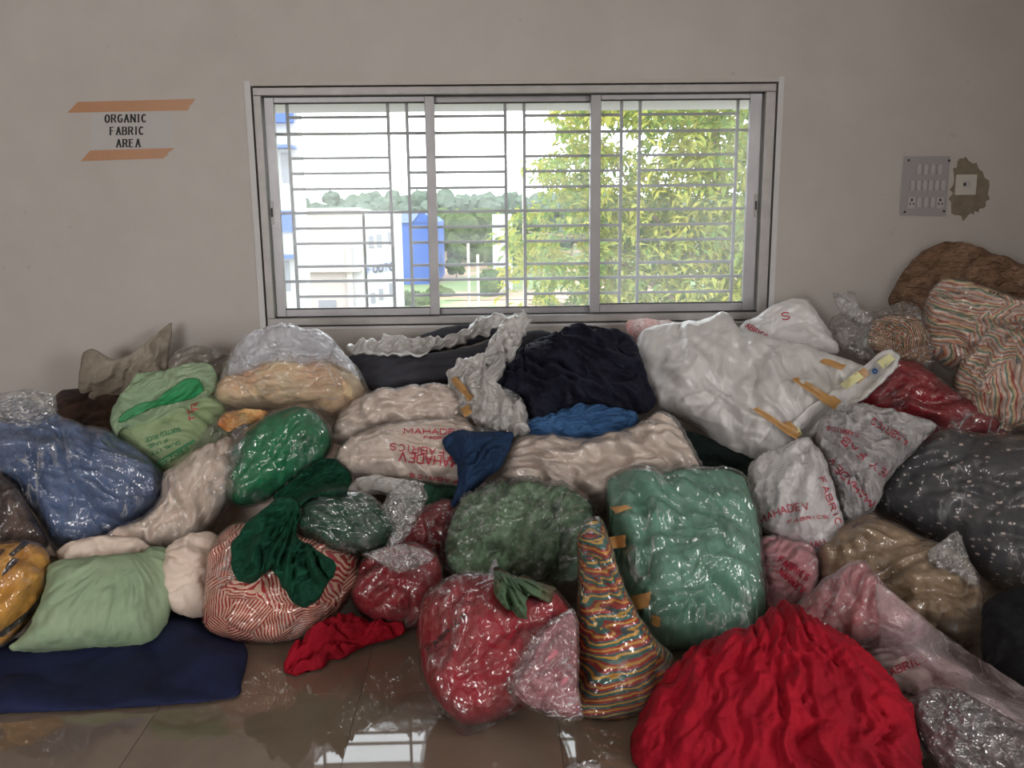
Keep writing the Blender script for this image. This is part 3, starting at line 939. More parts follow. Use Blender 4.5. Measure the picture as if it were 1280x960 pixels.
def cast(bvh, px, py):
    d = dirs((px, py)); d = d/np.linalg.norm(d)
    h = bvh.ray_cast(Vector(CAM), Vector(d))
    return (h[3] if h[0] is not None else None), d

def drape_geo(pts, objs, n, T, folds, seed, jit=1.0, corners=None, sm=14, lift=.004, extra_y=0.0, p=2.6, q=.6, fl=.006, thick=.006):
    """a cloth lying on what is under it: its distance is that of the things it touches"""
    bvh = bvh_of(objs)
    G, u, v = patch_px(pts, n, corners, jit, seed)
    dist = np.full((n, n), np.nan)
    D_ = dirs(G); D_ /= np.linalg.norm(D_, axis=-1, keepdims=True)
    for i in range(n):
        for j in range(n):
            h = bvh.ray_cast(Vector(CAM), Vector(D_[i, j]))
            t = h[3] if h[0] is not None else np.nan
            tf = -(CAM_H-fl)/D_[i, j][2] if D_[i, j][2] < 0 else 99
            dist[i, j] = np.nanmin([t, tf]) if (not np.isnan(t)) else np.nan
            if np.isnan(t) and tf < 3.6: dist[i, j] = tf
    med = np.nanmedian(dist) if np.isfinite(dist).any() else 3.0
    bad = np.isnan(dist)
    dist = np.where(bad, med, dist)
    for _ in range(60):
        pad = np.pad(dist, 1, mode='edge')
        avg = .25*(pad[:-2, 1:-1]+pad[2:, 1:-1]+pad[1:-1, :-2]+pad[1:-1, 2:])
        dist = np.where(bad, avg, dist)
    org = dist.copy()
    for _ in range(sm):
        pad = np.pad(dist, 1, mode='edge')
        avg = .25*(pad[:-2, 1:-1]+pad[2:, 1:-1]+pad[1:-1, :-2]+pad[1:-1, 2:])
        dist = np.minimum(avg, org)
    base = (np.clip(1-np.abs(u)**p, 0, 1)*np.clip(1-np.abs(v)**p, 0, 1))**q
    A_ = (G[..., 0]-G[..., 0].mean())/FPX*med
    B_ = -(G[..., 1]-G[..., 1].mean())/FPX*med
    f = eval_folds(A_, B_, G, folds, seed)
    f = f-f.min()*.6
    df = dist-lift-extra_y-T*base-(base**.3)*np.maximum(f, -T*base*.7)-thick*(base**.3)
    db = dist-lift*.3-extra_y
    front = CAM+D_*df[..., None]
    back = CAM+D_*db[..., None]
    rim = base < 1e-6
    mid = .5*(front+back)
    back = np.where(rim[..., None], front, back)
    for S_ in (front, back):
        S_[..., 2] = np.maximum(S_[..., 2], fl)
        S_[..., 1] = np.minimum(S_[..., 1], WALL_Y-.012)
    return front, back

def drape(name, label, cat, pts, objs, mat, n=60, T=.02, folds=None, part='cloth', parent=None, **kw):
    SEED[0] += 1
    fr, bk = drape_geo(pts, objs, n, T, folds if folds is not None else soft(.05, .012), SEED[0], **kw)
    if parent is None:
        root = thing(name, label, cat, fr)
        o = add_closed(part, fr, bk, mat, root)
        return {'root': root, 'fabric': o}
    return {'root': parent, 'fabric': add_closed(part, fr, bk, mat, parent)}

def print_on(objs, text, p0, p1, hpx, mat, parent, sw=1.6, bend=0.0, name='printed_lettering', off=.0035, mirror=False):
    """flat lettering printed on a bag: baseline p0 -> p1 in the picture, laid on the bag's own skin"""
    bvh = bvh_of(objs)
    p0 = np.array(p0, float); p1 = np.array(p1, float)
    d = p1-p0; L = np.hypot(*d); d /= L
    upv = np.array((d[1], -d[0]))*(-1 if mirror else 1)
    vv, ff = [], []
    for q in strokes(text, L, hpx, sw):
        k = len(vv); ok = True; new = []
        for pt in q:
            s = pt[0]/L*2-1
            pp = p0+d*pt[0]+upv*(pt[1]+bend*(1-s*s))
            t, dd = cast(bvh, pp[0], pp[1])
            if t is None: ok = False; break
            new.append(CAM+dd*(t-off))
        if ok:
            vv += new; ff.append((k, k+1, k+2, k+3))
    if ff: return mesh_obj(name, vv, ff, mat, parent, False)

def patch_on(objs, quad, mat, parent, name='tape', nx=14, ny=5, off=.004, rag=0.0):
    """a strip of tape or label stuck on a bag (quad: four picture corners, clockwise)"""
    bvh = bvh_of(objs)
    q = np.array(quad, float)
    vv = []; last = None
    rr = random.Random(int(q.sum()))
    grid = np.zeros((ny, nx, 3))
    for j in range(ny):
        for i in range(nx):
            s, t_ = i/(nx-1), j/(ny-1)
            pp = (1-t_)*((1-s)*q[0]+s*q[1])+t_*((1-s)*q[3]+s*q[2])
            if rag and i in (0, nx-1): pp = pp+np.array((rr.uniform(-rag, rag), rr.uniform(-rag, rag)))
            t, dd = cast(bvh, pp[0], pp[1])
            if t is None: t = last if last else 3.0
            last = t
            grid[j, i] = CAM+dd*(t-off)
    rel = grid-CAM; dist = np.linalg.norm(rel, axis=-1); dr = rel/dist[..., None]
    pad = np.pad(dist, 1, mode='edge')
    near = np.minimum.reduce([pad[1:-1, 1:-1], pad[:-2, 1:-1], pad[2:, 1:-1], pad[1:-1, :-2], pad[1:-1, 2:]])
    pad = np.pad(near, 1, mode='edge')
    near = np.minimum(near, .25*(pad[:-2, 1:-1]+pad[2:, 1:-1]+pad[1:-1, :-2]+pad[1:-1, 2:]))
    sm = CAM+dr*(near-.003)[..., None]
    v = np.concatenate([sm.reshape(-1, 3)])
    f = [(j*nx+i, (j+1)*nx+i, (j+1)*nx+i+1, j*nx+i+1) for j in range(ny-1) for i in range(nx-1)]
    return mesh_obj(name, v, f, mat, parent, True)

def cr(x0, y0, pts, s=3.765):
    return [(x0+a_/s, y0+b_/s) for a_, b_ in pts]

# ---- cloth and plastic
F_BLUE = fabric('slate_blue_jersey', rgb(90, 108, 142, 1.8), rgb(70, 88, 122, 1.8))
F_DARK = fabric('black_brown_cloth', rgb(52, 46, 46, 2.0), rgb(92, 70, 60, 2.0))
F_PALEGREEN = fabric('pale_green_woven_sack', rgb(150, 168, 138, 1.5), rgb(134, 156, 126, 1.5), bump=.35, scale=9)
F_NAVY = fabric('navy_sheet', rgb(30, 36, 68, 1.6), rgb(25, 30, 56, 1.6), bump=.25, scale=6)
F_CREAM = fabric('cream_cotton', rgb(190, 174, 163, 1.75), rgb(174, 157, 145, 1.75), bump=.4, scale=9)
F_BEIGE = fabric('dusty_beige_sacking', rgb(140, 124, 108, 1.7), rgb(116, 102, 88, 1.7), bump=.5, scale=9)
F_GREYB = fabric('grey_beige_woven_plastic', rgb(150, 140, 128, 1.7), rgb(128, 118, 106, 1.7), bump=.5, scale=12)
F_SACKGREEN = fabric('printed_green_woven_sack', rgb(146, 162, 126, 1.6), rgb(130, 148, 110, 1.6), bump=.4, scale=10)
F_MINTSACK = fabric('bright_green_sack_lining', rgb(48, 140, 88, 1.5), rgb(84, 156, 108, 1.4), bump=.4, scale=10)
F_PEACH = fabric('peach_offcuts', rgb(204, 170, 138, 1.8), rgb(176, 138, 108, 1.8), bump=.7, scale=9)
F_GREEN = fabric('emerald_jersey', rgb(22, 112, 72, 1.8), rgb(16, 90, 56, 1.8))
F_DKGREEN = fabric('bottle_green_jersey', rgb(20, 74, 54, 1.5), rgb(14, 56, 42, 1.5), bump=.45, scale=16)
F_DKGREEN2 = fabric('dark_green_cloth', rgb(40, 72, 58, 2.1), rgb(32, 58, 48, 2.1))
F_RED = fabric('red_jersey', rgb(154, 12, 34, 1.4), rgb(130, 9, 28, 1.4), bump=.4, scale=16)
F_REDB = fabric('crimson_cloth', rgb(150, 30, 44, 1.6), rgb(122, 22, 34, 1.6))
F_MAROON = fabric('maroon_cloth', rgb(112, 30, 36, 2.2), rgb(86, 22, 28, 2.2))
F_CHAR = fabric('charcoal_trousers', rgb(54, 54, 60, 1.9), rgb(44, 44, 50, 1.9), bump=.3, scale=8)
F_BLACKNAVY = fabric('black_navy_knit', rgb(26, 27, 40, 1.9), rgb(20, 20, 32, 1.9), bump=.5, scale=14)
F_STEEL = fabric('steel_blue_knit', rgb(62, 98, 140, 1.6), rgb(48, 80, 120, 1.6), bump=.5, scale=18)
F_DENIM = fabric('dark_blue_trousers', rgb(34, 56, 88, 1.4), rgb(27, 46, 74, 1.4), bump=.4, scale=12)
F_SAGE = fabric('sage_floral_cotton', rgb(104, 128, 102, 1.8), rgb(84, 104, 82, 1.8))
F_MINT = fabric('mint_jersey', rgb(112, 160, 140, 1.45), rgb(94, 144, 124, 1.45), bump=.4, scale=8)
F_TAN = fabric('tan_cotton', rgb(142, 120, 96, 1.9), rgb(120, 98, 76, 1.9), bump=.7, scale=9)
F_BROWN = fabric('brown_rope_knit', rgb(158, 128, 106, 1.45), rgb(126, 98, 78, 1.45), bump=1.0, scale=24, stretch=(1, 1, 2.4))
F_WHITE = fabric('white_cotton', rgb(206, 196, 190, 1.6), rgb(188, 176, 170, 1.6), bump=.35, scale=8)
F_PINK = fabric('dusty_pink_cloth', rgb(176, 112, 120, 1.8), rgb(150, 84, 94, 1.8))
F_DARKVOID = fabric('dark_void_black', rgb(24, 24, 26, 1.5), rgb(18, 18, 20, 1.5))  # stands for the dark void behind the tan bag
F_DARKGAP = fabric('dark_gap_green', rgb(26, 38, 36, 1.6), rgb(20, 30, 28, 1.6))  # stands for the dark of the gap under the white bag
def mul(c, k=1.8): return rgb(*c, k*.74)
F_STRIPE = striped('red_white_striped_jersey', [(0, mul((226, 186, 160), 1.5)), (.52, mul((152, 38, 44), 2.0))], 92, 9.0, .5)
F_ORANGE = striped('orange_black_knit', [(0, mul((196, 140, 56))), (.72, mul((54, 46, 42))), (.86, mul((180, 124, 48)))], 7, 3.0, .6)
MULTI = [(0, mul((150, 52, 46))), (.2, mul((188, 136, 58))), (.36, mul((150, 52, 46))), (.5, mul((52, 96, 88))), (.72, mul((196, 150, 66))), (.86, mul((66, 88, 92)))]
F_RAINBOW = striped('red_teal_yellow_striped_knit', MULTI, 24, 3.5, .5, wob=1.0, spread=.7)
PASTEL = [(0, mul((218, 190, 176), 1.6)), (.22, mul((176, 92, 84))), (.32, mul((224, 196, 160), 1.6)), (.5, mul((118, 140, 120))), (.62, mul((226, 204, 192), 1.6)), (.78, mul((206, 142, 112))), (.9, mul((130, 130, 128)))]
F_PASTEL = striped('pastel_striped_jersey', PASTEL, 19, 5.0, .6)
F_PASTEL2 = striped('bright_striped_yarns', [(0, mul((214, 170, 130))), (.2, mul((190, 70, 60))), (.34, mul((220, 180, 130))), (.55, mul((96, 120, 96))), (.7, mul((214, 150, 90))), (.88, mul((60, 70, 80)))], 34, 9.0, .8)
def dotted():
    t = NT('charcoal_motif_cloth')
    co = t.n('TexCoord').outputs['Object']
    st = t.n('Mapping', {'Vector': co, 'Scale': (.85, 1, 1.6), 'Rotation': (0, .5, 0)}).outputs[0]
    d = t.n('TexVoronoi', {'Vector': st, 'Scale': 25.0, 'Randomness': .75}).outputs['Distance']
    ring = t.ramp(d, [(0, (1, 1, 1)), (.17, (1, 1, 1)), (.24, (0, 0, 0))])
    n = noise_of(t, co, 75, 3)
    f = t.math('MULTIPLY', ring, t.ramp(n, [(.38, (0, 0, 0)), (.5, (1, 1, 1))]))
    c = t.mix(f, rgb(50, 50, 54, 1.8), rgb(166, 152, 146, 1.8))
    bm = t.n('Bump', {'Height': noise_of(t, co, 12, 3, 1.0), 'Strength': .4, 'Distance': .02}).outputs[0]
    return t.surf(t.n('BsdfPrincipled', {'Base Color': c, 'Roughness': .9, 'Normal': bm}).outputs[0])
F_DOTS = dotted()
P_CLEAR = film('clear_polythene', .02, crease=.3, refl=.11, rough=.1)
P_CLEAR2 = film('stretched_clear_polythene', .02, crease=.4, refl=.11, rough=.1, stretch=(1, 1, .22), rot=35, scale=11)
P_CLEAR3 = film('stretched_clear_polythene_b', .02, crease=.4, refl=.13, rough=.1, stretch=(.22, .5, 1), rot=15, scale=11)
P_HAZY = film('cloudy_polythene', .10, crease=.3, rough=.16, refl=.1)
P_MILK = film('milky_polythene', .48, crease=.3, rough=.25, white=(.90, .89, .94, 1), trans=.15)
P_MILK2 = film('milky_polythene_thick', .80, crease=.2, rough=.26, bump=.32, stretch=(1, 1, .4), rot=-25, white=(.90, .875, .87, 1), scale=6, trans=.08)
P_PINK = film('cloudy_pink_polythene', .26, crease=.35, rough=.2, white=(.92, .80, .82, 1), tint=(1, .93, .94, 1))
P_TORN = film('torn_grey_white_polythene', .78, crease=.25, rough=.3, white=(.80, .765, .735, 1), scale=11, bump=.7, trans=.2)
P_WISP = film('crumpled_clear_polythene', .07, crease=.6, scale=13, bump=.9, refl=.2, white=(.95, .94, .97, 1))
I_RED = plain('red_print', rgb(166, 40, 60, 1.3), .5)
I_GREEN = plain('green_print', rgb(44, 96, 62, 1.9), .6)
I_BLACK = plain('black_marker', (.03, .03, .03, 1), .6)
I_BLUE = plain('blue_label_ring', rgb(38, 88, 140, 1.9), .5)
T_TAPE = plain('tan_parcel_tape', rgb(184, 140, 88, 1.1), .3, var=.2, vscale=25)
T_CREAM = plain('cream_sticker', rgb(214, 196, 150, 1.6), .5)
ALLO = []
def reg(r):
    ALLO.append(r.get('film') or r['fabric']); return r

# sacks buried in the heap, carrying what lies on top
for k, (x_, y_, z_, rx, ry, rz, mt_) in enumerate(((-1.75, 3.9, 0, .42, .38, .36, F_BEIGE), (-.95, 3.92, 0, .36, .36, .38, F_CREAM), (-.2, 3.94, 0, .36, .36, .38, F_BEIGE), (.52, 3.96, 0, .34, .34, .34, F_GREYB), (1.22, 3.98, 0, .34, .33, .34, F_BEIGE), (1.95, 3.98, 0, .36, .33, .36, F_CREAM))):
    m_ = 26
    uu, vv2 = np.meshgrid(np.linspace(0, 2*math.pi, m_, endpoint=False), np.linspace(-math.pi/2, math.pi/2, m_))
    sx = lambda a_, e_: np.sign(a_)*np.abs(a_)**e_
    X = x_+rx*sx(np.cos(vv2), .6)*sx(np.cos(uu), .6); Yy = y_+ry*sx(np.cos(vv2), .6)*sx(np.sin(uu), .6); Z = rz/2+rz/2*sx(np.sin(vv2), .6)+.006
    nz = fbm(X*4, Z*4+Yy*3, 40+k)*.02
    V3_ = np.stack([X+nz, np.minimum(Yy+nz, WALL_Y-.02), np.maximum(Z+nz*.5, .005)], -1)
    fc = [(i*m_+j, i*m_+(j+1) % m_, (i+1)*m_+(j+1) % m_, (i+1)*m_+j) for i in range(m_-1) for j in range(m_)]
    o = mesh_obj('buried_sack', V3_.reshape(-1, 3), fc, mt_, None, True)
    tag(o, 'full cloth sack buried under the heap against the wall', 'sack', 'sacks buried in the heap')
    remember(o)

# ================================================================== the heap, from the wall forward
# --- at the wall, right
brown = reg(bundle('knit_sack', 'brown knitted sack leaning on the wall under the switch board', 'sack',
    [(1110, 372), (1128, 342), (1150, 318), (1182, 305), (1215, 308), (1245, 322), (1275, 330), (1300, 345), (1310, 400), (1250, 420), (1160, 410), (1120, 395)],
    F_BROWN, (.15, .12), dy=.0, folds=soft(.09, .03, 35), n=60, depth=4.2))
wprint = reg(bundle('printed_carrier_bag', 'white carrier bag with red lettering lying against the wall beside the window', 'bag',
    [(925, 412), (948, 396), (975, 382), (1000, 374), (1012, 378), (1025, 398), (1040, 418), (1046, 440), (1000, 452), (950, 446)],
    F_WHITE, (.08, .08), film_mat=P_MILK2, depth=4.12, folds=soft(.12, .012, -20), fcr=crinkle(.006, -30), film_part='carrier_plastic', n=48))
print_on([wprint['film']], 'FABRICS', (927, 406), (957, 424), 6, I_RED, wprint['root'], 1.2)
print_on([wprint['film']], 'S', (977, 400), (988, 399), 9, I_RED, wprint['root'], 1.4)
ystr = reg(bundle('yarn_bag', 'clear bag of bright striped yarns with a knotted top', 'bag',
    [(1092, 402), (1115, 396), (1140, 397), (1158, 410), (1166, 430), (1164, 452), (1135, 458), (1100, 450), (1086, 425)],
    F_PASTEL2, (.10, .10), film_mat=P_WISP, depth=4.0, folds=soft(.06, .018, 60), n=48,
    film_pts=[(1040, 398), (1062, 390), (1090, 392), (1115, 382), (1140, 378), (1158, 400), (1169, 430), (1165, 458), (1130, 462), (1090, 456), (1055, 440), (1036, 420)]))
SEED[0] += 1
f_, b_ = puff_geo([(1040, 366), (1052, 368), (1068, 364), (1071, 376), (1080, 390), (1092, 398), (1080, 406), (1062, 400), (1046, 386)], 3.98, .03, .03, 36, folds=crinkle(.02, 60, .035), seed=SEED[0], jit=2.2)
add_closed('knotted_tail', f_, b_, P_WISP, ystr['root'])
past = reg(bundle('striped_fabric_bag', 'big clear bag of pastel striped jersey below the brown sack', 'bag',
    [(1155, 388), (1166, 362), (1188, 349), (1215, 354), (1245, 366), (1280, 378), (1330, 392), (1340, 450), (1280, 470), (1215, 470), (1170, 450), (1156, 420)],
    F_PASTEL, (.14, .14), film_mat=P_CLEAR2, depth=3.86, folds=soft(.10, .025, -35), n=60))
print_on([past['film']], 'MAL', (1236, 367), (1256, 373), 4, I_BLACK, past['root'], 1.1, name='marker_writing')
# --- big white bag
pinkf = reg(bundle('floral_cloth', 'scrap of pink floral cloth behind the big white bag', 'cloth',
    [(782, 404), (794, 399), (815, 401), (835, 400), (850, 410), (840, 430), (812, 440), (792, 430), (785, 418)],
    fabric('pink_floral_print', rgb(196, 150, 150, 1.7), rgb(206, 190, 186, 1.7), scale=20), (.05, .05), depth=4.12, n=40))
bigw = reg(bundle('large_white_bag', 'big white plastic bag with strips of tan tape, under the window', 'bag',
    [(800, 432), (812, 412), (850, 406), (880, 402), (905, 392), (918, 402), (925, 416), (960, 424), (1000, 432), (1030, 442), (1062, 452), (1090, 466), (1072, 488), (1035, 512), (1000, 545), (978, 566), (945, 575), (905, 562), (880, 535), (850, 520), (822, 505), (808, 470)],
    F_WHITE, (.17, .14), film_mat=P_MILK2, dy=-.05, film_part='white_plastic', n=80, folds=soft(.22, .036, 65)+[('r', (1030, 590), 11, .034, 'b', 60)],
    fcr=crinkle(.014, 65, .09)))
tgt = [bigw['film']]
for q in ([(940, 512), (946, 509), (1000, 541), (996, 550)], [(989, 474), (998, 471), (1050, 501), (1044, 512)], [(1024, 452), (1030, 448), (1058, 456), (1052, 463)]):
    patch_on(tgt, q, T_TAPE, bigw['root'], rag=1.0, off=.006)
# tape-stuck strip of card edge with stickers along the bag's right edge
edge = drape('taped_strip', 'white rolled strip with cream stickers and blue rings on the big white bag', 'strip',
    [(985, 537), (1008, 511), (1045, 484), (1080, 456), (1106, 438), (1122, 441), (1125, 454), (1098, 484), (1060, 514), (1028, 538), (1006, 553), (990, 550)], tgt, P_MILK2, n=48, T=.02, folds=soft(.05, .006, 40), corners=(0, 4, 6, 11), lift=.008, jit=2.5)
reg(edge)
et = [edge['fabric']]
for q in ([(1096, 452), (1112, 442), (1119, 449), (1104, 461)], [(1050, 480), (1072, 464), (1080, 472), (1058, 487)], [(988, 540), (998, 534), (1004, 544), (994, 548)]):
    patch_on(et, q, T_CREAM, edge['root'], 'sticker', nx=6, ny=4)
for q in ([(1036, 500), (1042, 494), (1052, 502), (1045, 508)], [(1066, 470), (1080, 459), (1087, 468), (1072, 480)], [(980, 528), (988, 526), (998, 538), (990, 544)]):
    patch_on(et+tgt, q, T_TAPE, edge['root'], 'tape', nx=6, ny=4, off=.006)
def ring(objs, cx, cy, r0, r1, mat, parent, name='ring'):
    bvh = bvh_of(objs); vv = []; ff = []
    for k in range(14):
        for r in (r0, r1):
            a_ = 2*math.pi*k/14
            t, dd = cast(bvh, cx+r*math.cos(a_), cy+r*math.sin(a_))
            vv.append(CAM+dd*((t or 3.4)-.018))
        i = 2*k
        ff.append((i, (i+2) % 28, (i+3) % 28, i+1))
    mesh_obj(name, vv, ff, mat, parent, False)
for x_, y_ in ((1104, 455), (1093.5, 464), (987, 541.5), (1042.5, 504), (1070, 477)):
    ring(et+tgt, x_, y_, 1.2, 3.6 if x_ > 1080 else 2.6, I_BLUE if x_ != 1042.5 else M_BAR, edge['root'])

redr = reg(bundle('red_fabric_bag', 'clear bag of deep red cloth beside the pastel striped bags', 'bag',
    [(1062, 500), (1085, 478), (1115, 455), (1140, 452), (1170, 470), (1200, 495), (1235, 515), (1262, 540), (1230, 552), (1170, 556), (1110, 540), (1075, 525)],
    F_REDB, (.12, .12), film_mat=P_CLEAR, depth=3.72, folds=soft(.12, .02, 25), n=56))
past2 = reg(bundle('striped_fabric_bag', 'rounded clear bag of pastel striped jersey resting on the red one', 'bag',
    [(1192, 480), (1205, 445), (1225, 420), (1255, 406), (1290, 402), (1330, 410), (1345, 480), (1310, 530), (1265, 538), (1225, 525), (1200, 508)],
    F_PASTEL, (.15, .14), film_mat=P_CLEAR, depth=3.66, folds=soft(.09, .025, 55), n=60))
# --- at the wall, left
reg(bundle('crumpled_sack', 'empty grey-beige crumpled sack standing up against the wall', 'sack',
    [(103, 445), (108, 438), (120, 437), (135, 446), (150, 449), (175, 435), (195, 418), (214, 403), (215, 416), (211, 440), (208, 470), (190, 500), (150, 520), (110, 515), (98, 485)],
    F_GREYB, (.06, .06), depth=4.1, folds=soft(.10, .03, 40)+crinkle(.01, 20, .06), n=60, tilt=4))
reg(bundle('crumpled_sack', 'dull grey crumpled bag wedged beside the peach-filled bag', 'sack',
    [(212, 452), (225, 438), (245, 434), (268, 438), (288, 445), (300, 470), (285, 500), (240, 500), (215, 475)],
    F_GREYB, (.07, .07), depth=4.05, folds=soft(.07, .02, 15), n=44, film_mat=P_HAZY))
reg(bundle('dark_hollow_filler', 'dark filler added for the shade of the hollow below the crumpled sack', 'bundle',
    [(50, 520), (72, 492), (110, 484), (150, 495), (170, 530), (150, 560), (100, 565), (60, 550)], F_DARK, (.06, .10), depth=3.95, n=40))  # added dark filler in place of the unlit hollow
peach = reg(bundle('offcut_bag', 'milky plastic bag bulging with peach fabric offcuts', 'bag',
    [(275, 478), (300, 462), (345, 452), (395, 448), (430, 458), (452, 478), (456, 500), (432, 518), (408, 522), (380, 512), (340, 510), (290, 508), (270, 498)],
    F_PEACH, (.15, .13), dy=-.02, film_mat=P_HAZY, folds=soft(.09, .028, -25), n=64,
    film_pts=[(272, 480), (282, 455), (300, 424), (328, 413), (352, 407), (374, 412), (385, 418), (402, 414), (420, 430), (440, 452), (459, 480), (458, 503), (434, 521), (408, 526), (378, 515), (338, 513), (288, 511), (266, 500)]))
SEED[0] += 1
f_, b_ = puff_geo([(284, 470), (290, 440), (302, 424), (330, 412), (356, 407), (375, 414), (402, 414), (422, 432), (438, 452), (446, 470), (410, 452), (380, 458), (345, 452), (310, 466)], peach['Y']-.03, .10, .04, 56, folds=soft(.07, .02, 30)+crinkle(.014, 70, .05), seed=SEED[0])
add_closed('loose_bag_top', f_, b_, film('milky_blue_polythene', .58, crease=.3, rough=.22, white=(.90, .90, .97, 1), trans=.35, stretch=(1, 1, .35), rot=20, scale=9), peach['root'])
# --- trousers and navy heap under the window
leg1 = reg(bundle('stuffed_trouser_leg', 'charcoal stuffed trouser leg lying below the window sill', 'trousers',
    [(430, 452), (445, 442), (480, 446), (530, 444), (575, 438), (625, 425), (665, 414), (690, 416), (692, 440), (650, 460), (600, 474), (550, 482), (500, 488), (462, 488), (440, 470)],
    F_CHAR, (.09, .09), depth=3.97, folds=soft(.12, .01, 5), n=60, corners=(0, 7, 8, 13)))
leg2 = reg(bundle('stuffed_trouser_leg', 'second charcoal trouser leg crossing behind the first one', 'trousers',
    [(508, 430), (530, 418), (560, 409), (600, 404), (625, 406), (622, 420), (590, 430), (555, 438), (525, 442)], F_CHAR, (.06, .06), depth=4.15, folds=soft(.12, .008, 5), n=44))
drape('torn_plastic', 'torn grey-white plastic lying over the charcoal trouser legs', 'plastic sheet',
    [(432, 432), (452, 425), (470, 424), (485, 418), (505, 420), (520, 428), (545, 424), (575, 414), (600, 400), (622, 392), (632, 398), (615, 414), (590, 424), (560, 436), (535, 440), (505, 444), (470, 445), (445, 442)],
    [leg1['fabric'], leg2['fabric']], P_TORN, n=72, T=.012, folds=crinkle(.03, 30, .05)+soft(.05, .018, 60), part='torn_sheet', corners=(0, 9, 11, 17), jit=5)
navy = reg(bundle('navy_clothes_heap', 'heap of black and navy knitted clothes below the window', 'clothes',
    [(618, 478), (640, 448), (665, 428), (700, 418), (722, 410), (760, 412), (792, 424), (802, 450), (812, 480), (820, 500), (808, 516), (770, 518), (735, 512), (700, 530), (672, 545), (650, 520), (632, 498)],
    F_BLACKNAVY, (.15, .15), dy=-.03, n=90, folds=[('r', (660, 400), 9, .05, 'b', 40), ('d', -28, .06, 5, .045, 'b'), ('d', -38, .025, 6, .014, 'b')]))
steel = reg(bundle('blue_knit_top', 'steel blue knit top poking out from under the navy heap', 'top',
    [(655, 528), (690, 518), (715, 508), (750, 508), (792, 514), (796, 528), (775, 542), (735, 549), (690, 546), (662, 542)],
    F_STEEL, (.06, .08), dy=.03, n=56, folds=[('r', (690, 535), 10, .045, 'b', 20), ('d', 20, .03, 4, .02, 'b')]))
white2 = reg(bundle('cream_fabric_bag', 'cream folded fabric wrapped in plastic below the blue knit top', 'bag',
    [(632, 578), (650, 548), (690, 545), (745, 548), (790, 535), (820, 518), (845, 530), (862, 560), (875, 590), (860, 608), (800, 606), (765, 618), (750, 640), (700, 622), (645, 612), (628, 600)],
    F_CREAM, (.13, .14), dy=.0, film_mat=P_HAZY, folds=soft(.10, .028, -30), n=72))
torn2 = reg(bundle('torn_plastic', 'torn grey plastic with tan tape standing beside the navy heap', 'plastic sheet',
    [(560, 470), (575, 452), (605, 440), (615, 420), (632, 398), (652, 390), (662, 396), (655, 425), (640, 450), (622, 475), (628, 490), (650, 500), (660, 520), (655, 545), (620, 540), (590, 525), (575, 510), (562, 490)],
    P_TORN, (.07, .05), dy=-.12, part='torn_sheet', folds=[('d', 65, .05, 4, .05, 'b'), ('d', 30, .03, 3, .022, 'b')]+crinkle(.02, 60, .04), n=84, corners=(0, 5, 13, 15), jit=5))
for q in ([(563, 474), (570, 470), (592, 496), (586, 502)], [(574, 512), (586, 505), (590, 516), (580, 522)]):
    patch_on([torn2['fabric']], q, T_TAPE, torn2['root'], rag=1.5, nx=8)
SEED[0] += 1
f_, b_ = puff_geo([(600, 492), (625, 484), (645, 492), (658, 508), (662, 535), (655, 545), (630, 542), (598, 545), (594, 530), (612, 515)], torn2['Y']-.06, .04, .03, 40, folds=crinkle(.02, 45, .05), seed=SEED[0], jit=2)
add_closed('clear_flap', f_, b_, P_WISP, torn2['root'])
# --- printed sacks in the middle
bg1 = reg(bundle('plain_sack', 'beige plastic-wrapped sack lying under the charcoal trousers', 'sack',
    [(415, 545), (425, 518), (450, 500), (500, 490), (545, 484), (585, 484), (600, 510), (590, 535), (540, 538), (480, 535), (440, 548), (420, 552)],
    F_CREAM, (.13, .13), film_mat=P_HAZY, dy=.02, folds=soft(.08, .022, -10), n=56))
mah = reg(bundle('printed_sack', 'beige sack with red upside-down lettering below the plain beige one', 'sack',
    [(420, 572), (432, 556), (465, 538), (510, 530), (555, 528), (590, 535), (602, 570), (590, 608), (550, 608), (500, 600), (455, 596), (430, 590)],
    F_CREAM, (.13, .14), film_mat=P_HAZY, dy=-.02, folds=soft(.10, .014, -12)+[('r', (470, 547), 14, .022, 'b', 20)], n=64))
mt = [mah['film']]
print_on(mt, 'MAHADEV', (505, 542), (580, 543), 6.5, I_RED, mah['root'], 1.2)
print_on(mt, 'FABRICS', (530, 548.5), (568, 549.5), 3.2, I_RED, mah['root'], .9)
print_on(mt, 'FABRICS', (555, 562), (488, 554), 8, I_RED, mah['root'], 1.3)
print_on(mt, 'EY', (574, 569), (561, 566), 7, I_RED, mah['root'], 1.3)
print_on(mt, 'MAHADEV', (576, 574), (500, 565), 11, I_RED, mah['root'], 1.7)
print_on(mt, 'FABRICS', (572, 600), (512, 592), 4, I_RED, mah['root'], 1.0)
dpant = reg(bundle('dark_blue_trousers', 'crumpled dark blue trousers hanging over the printed sack', 'trousers',
    [(553, 550), (570, 538), (600, 540), (640, 540), (638, 560), (625, 585), (600, 605), (580, 625), (565, 640), (560, 635), (572, 610), (570, 580), (556, 562)],
    F_DENIM, (.07, .06), dy=-.09, n=60, folds=soft(.06, .018, 50), corners=(0, 3, 8, 9)))
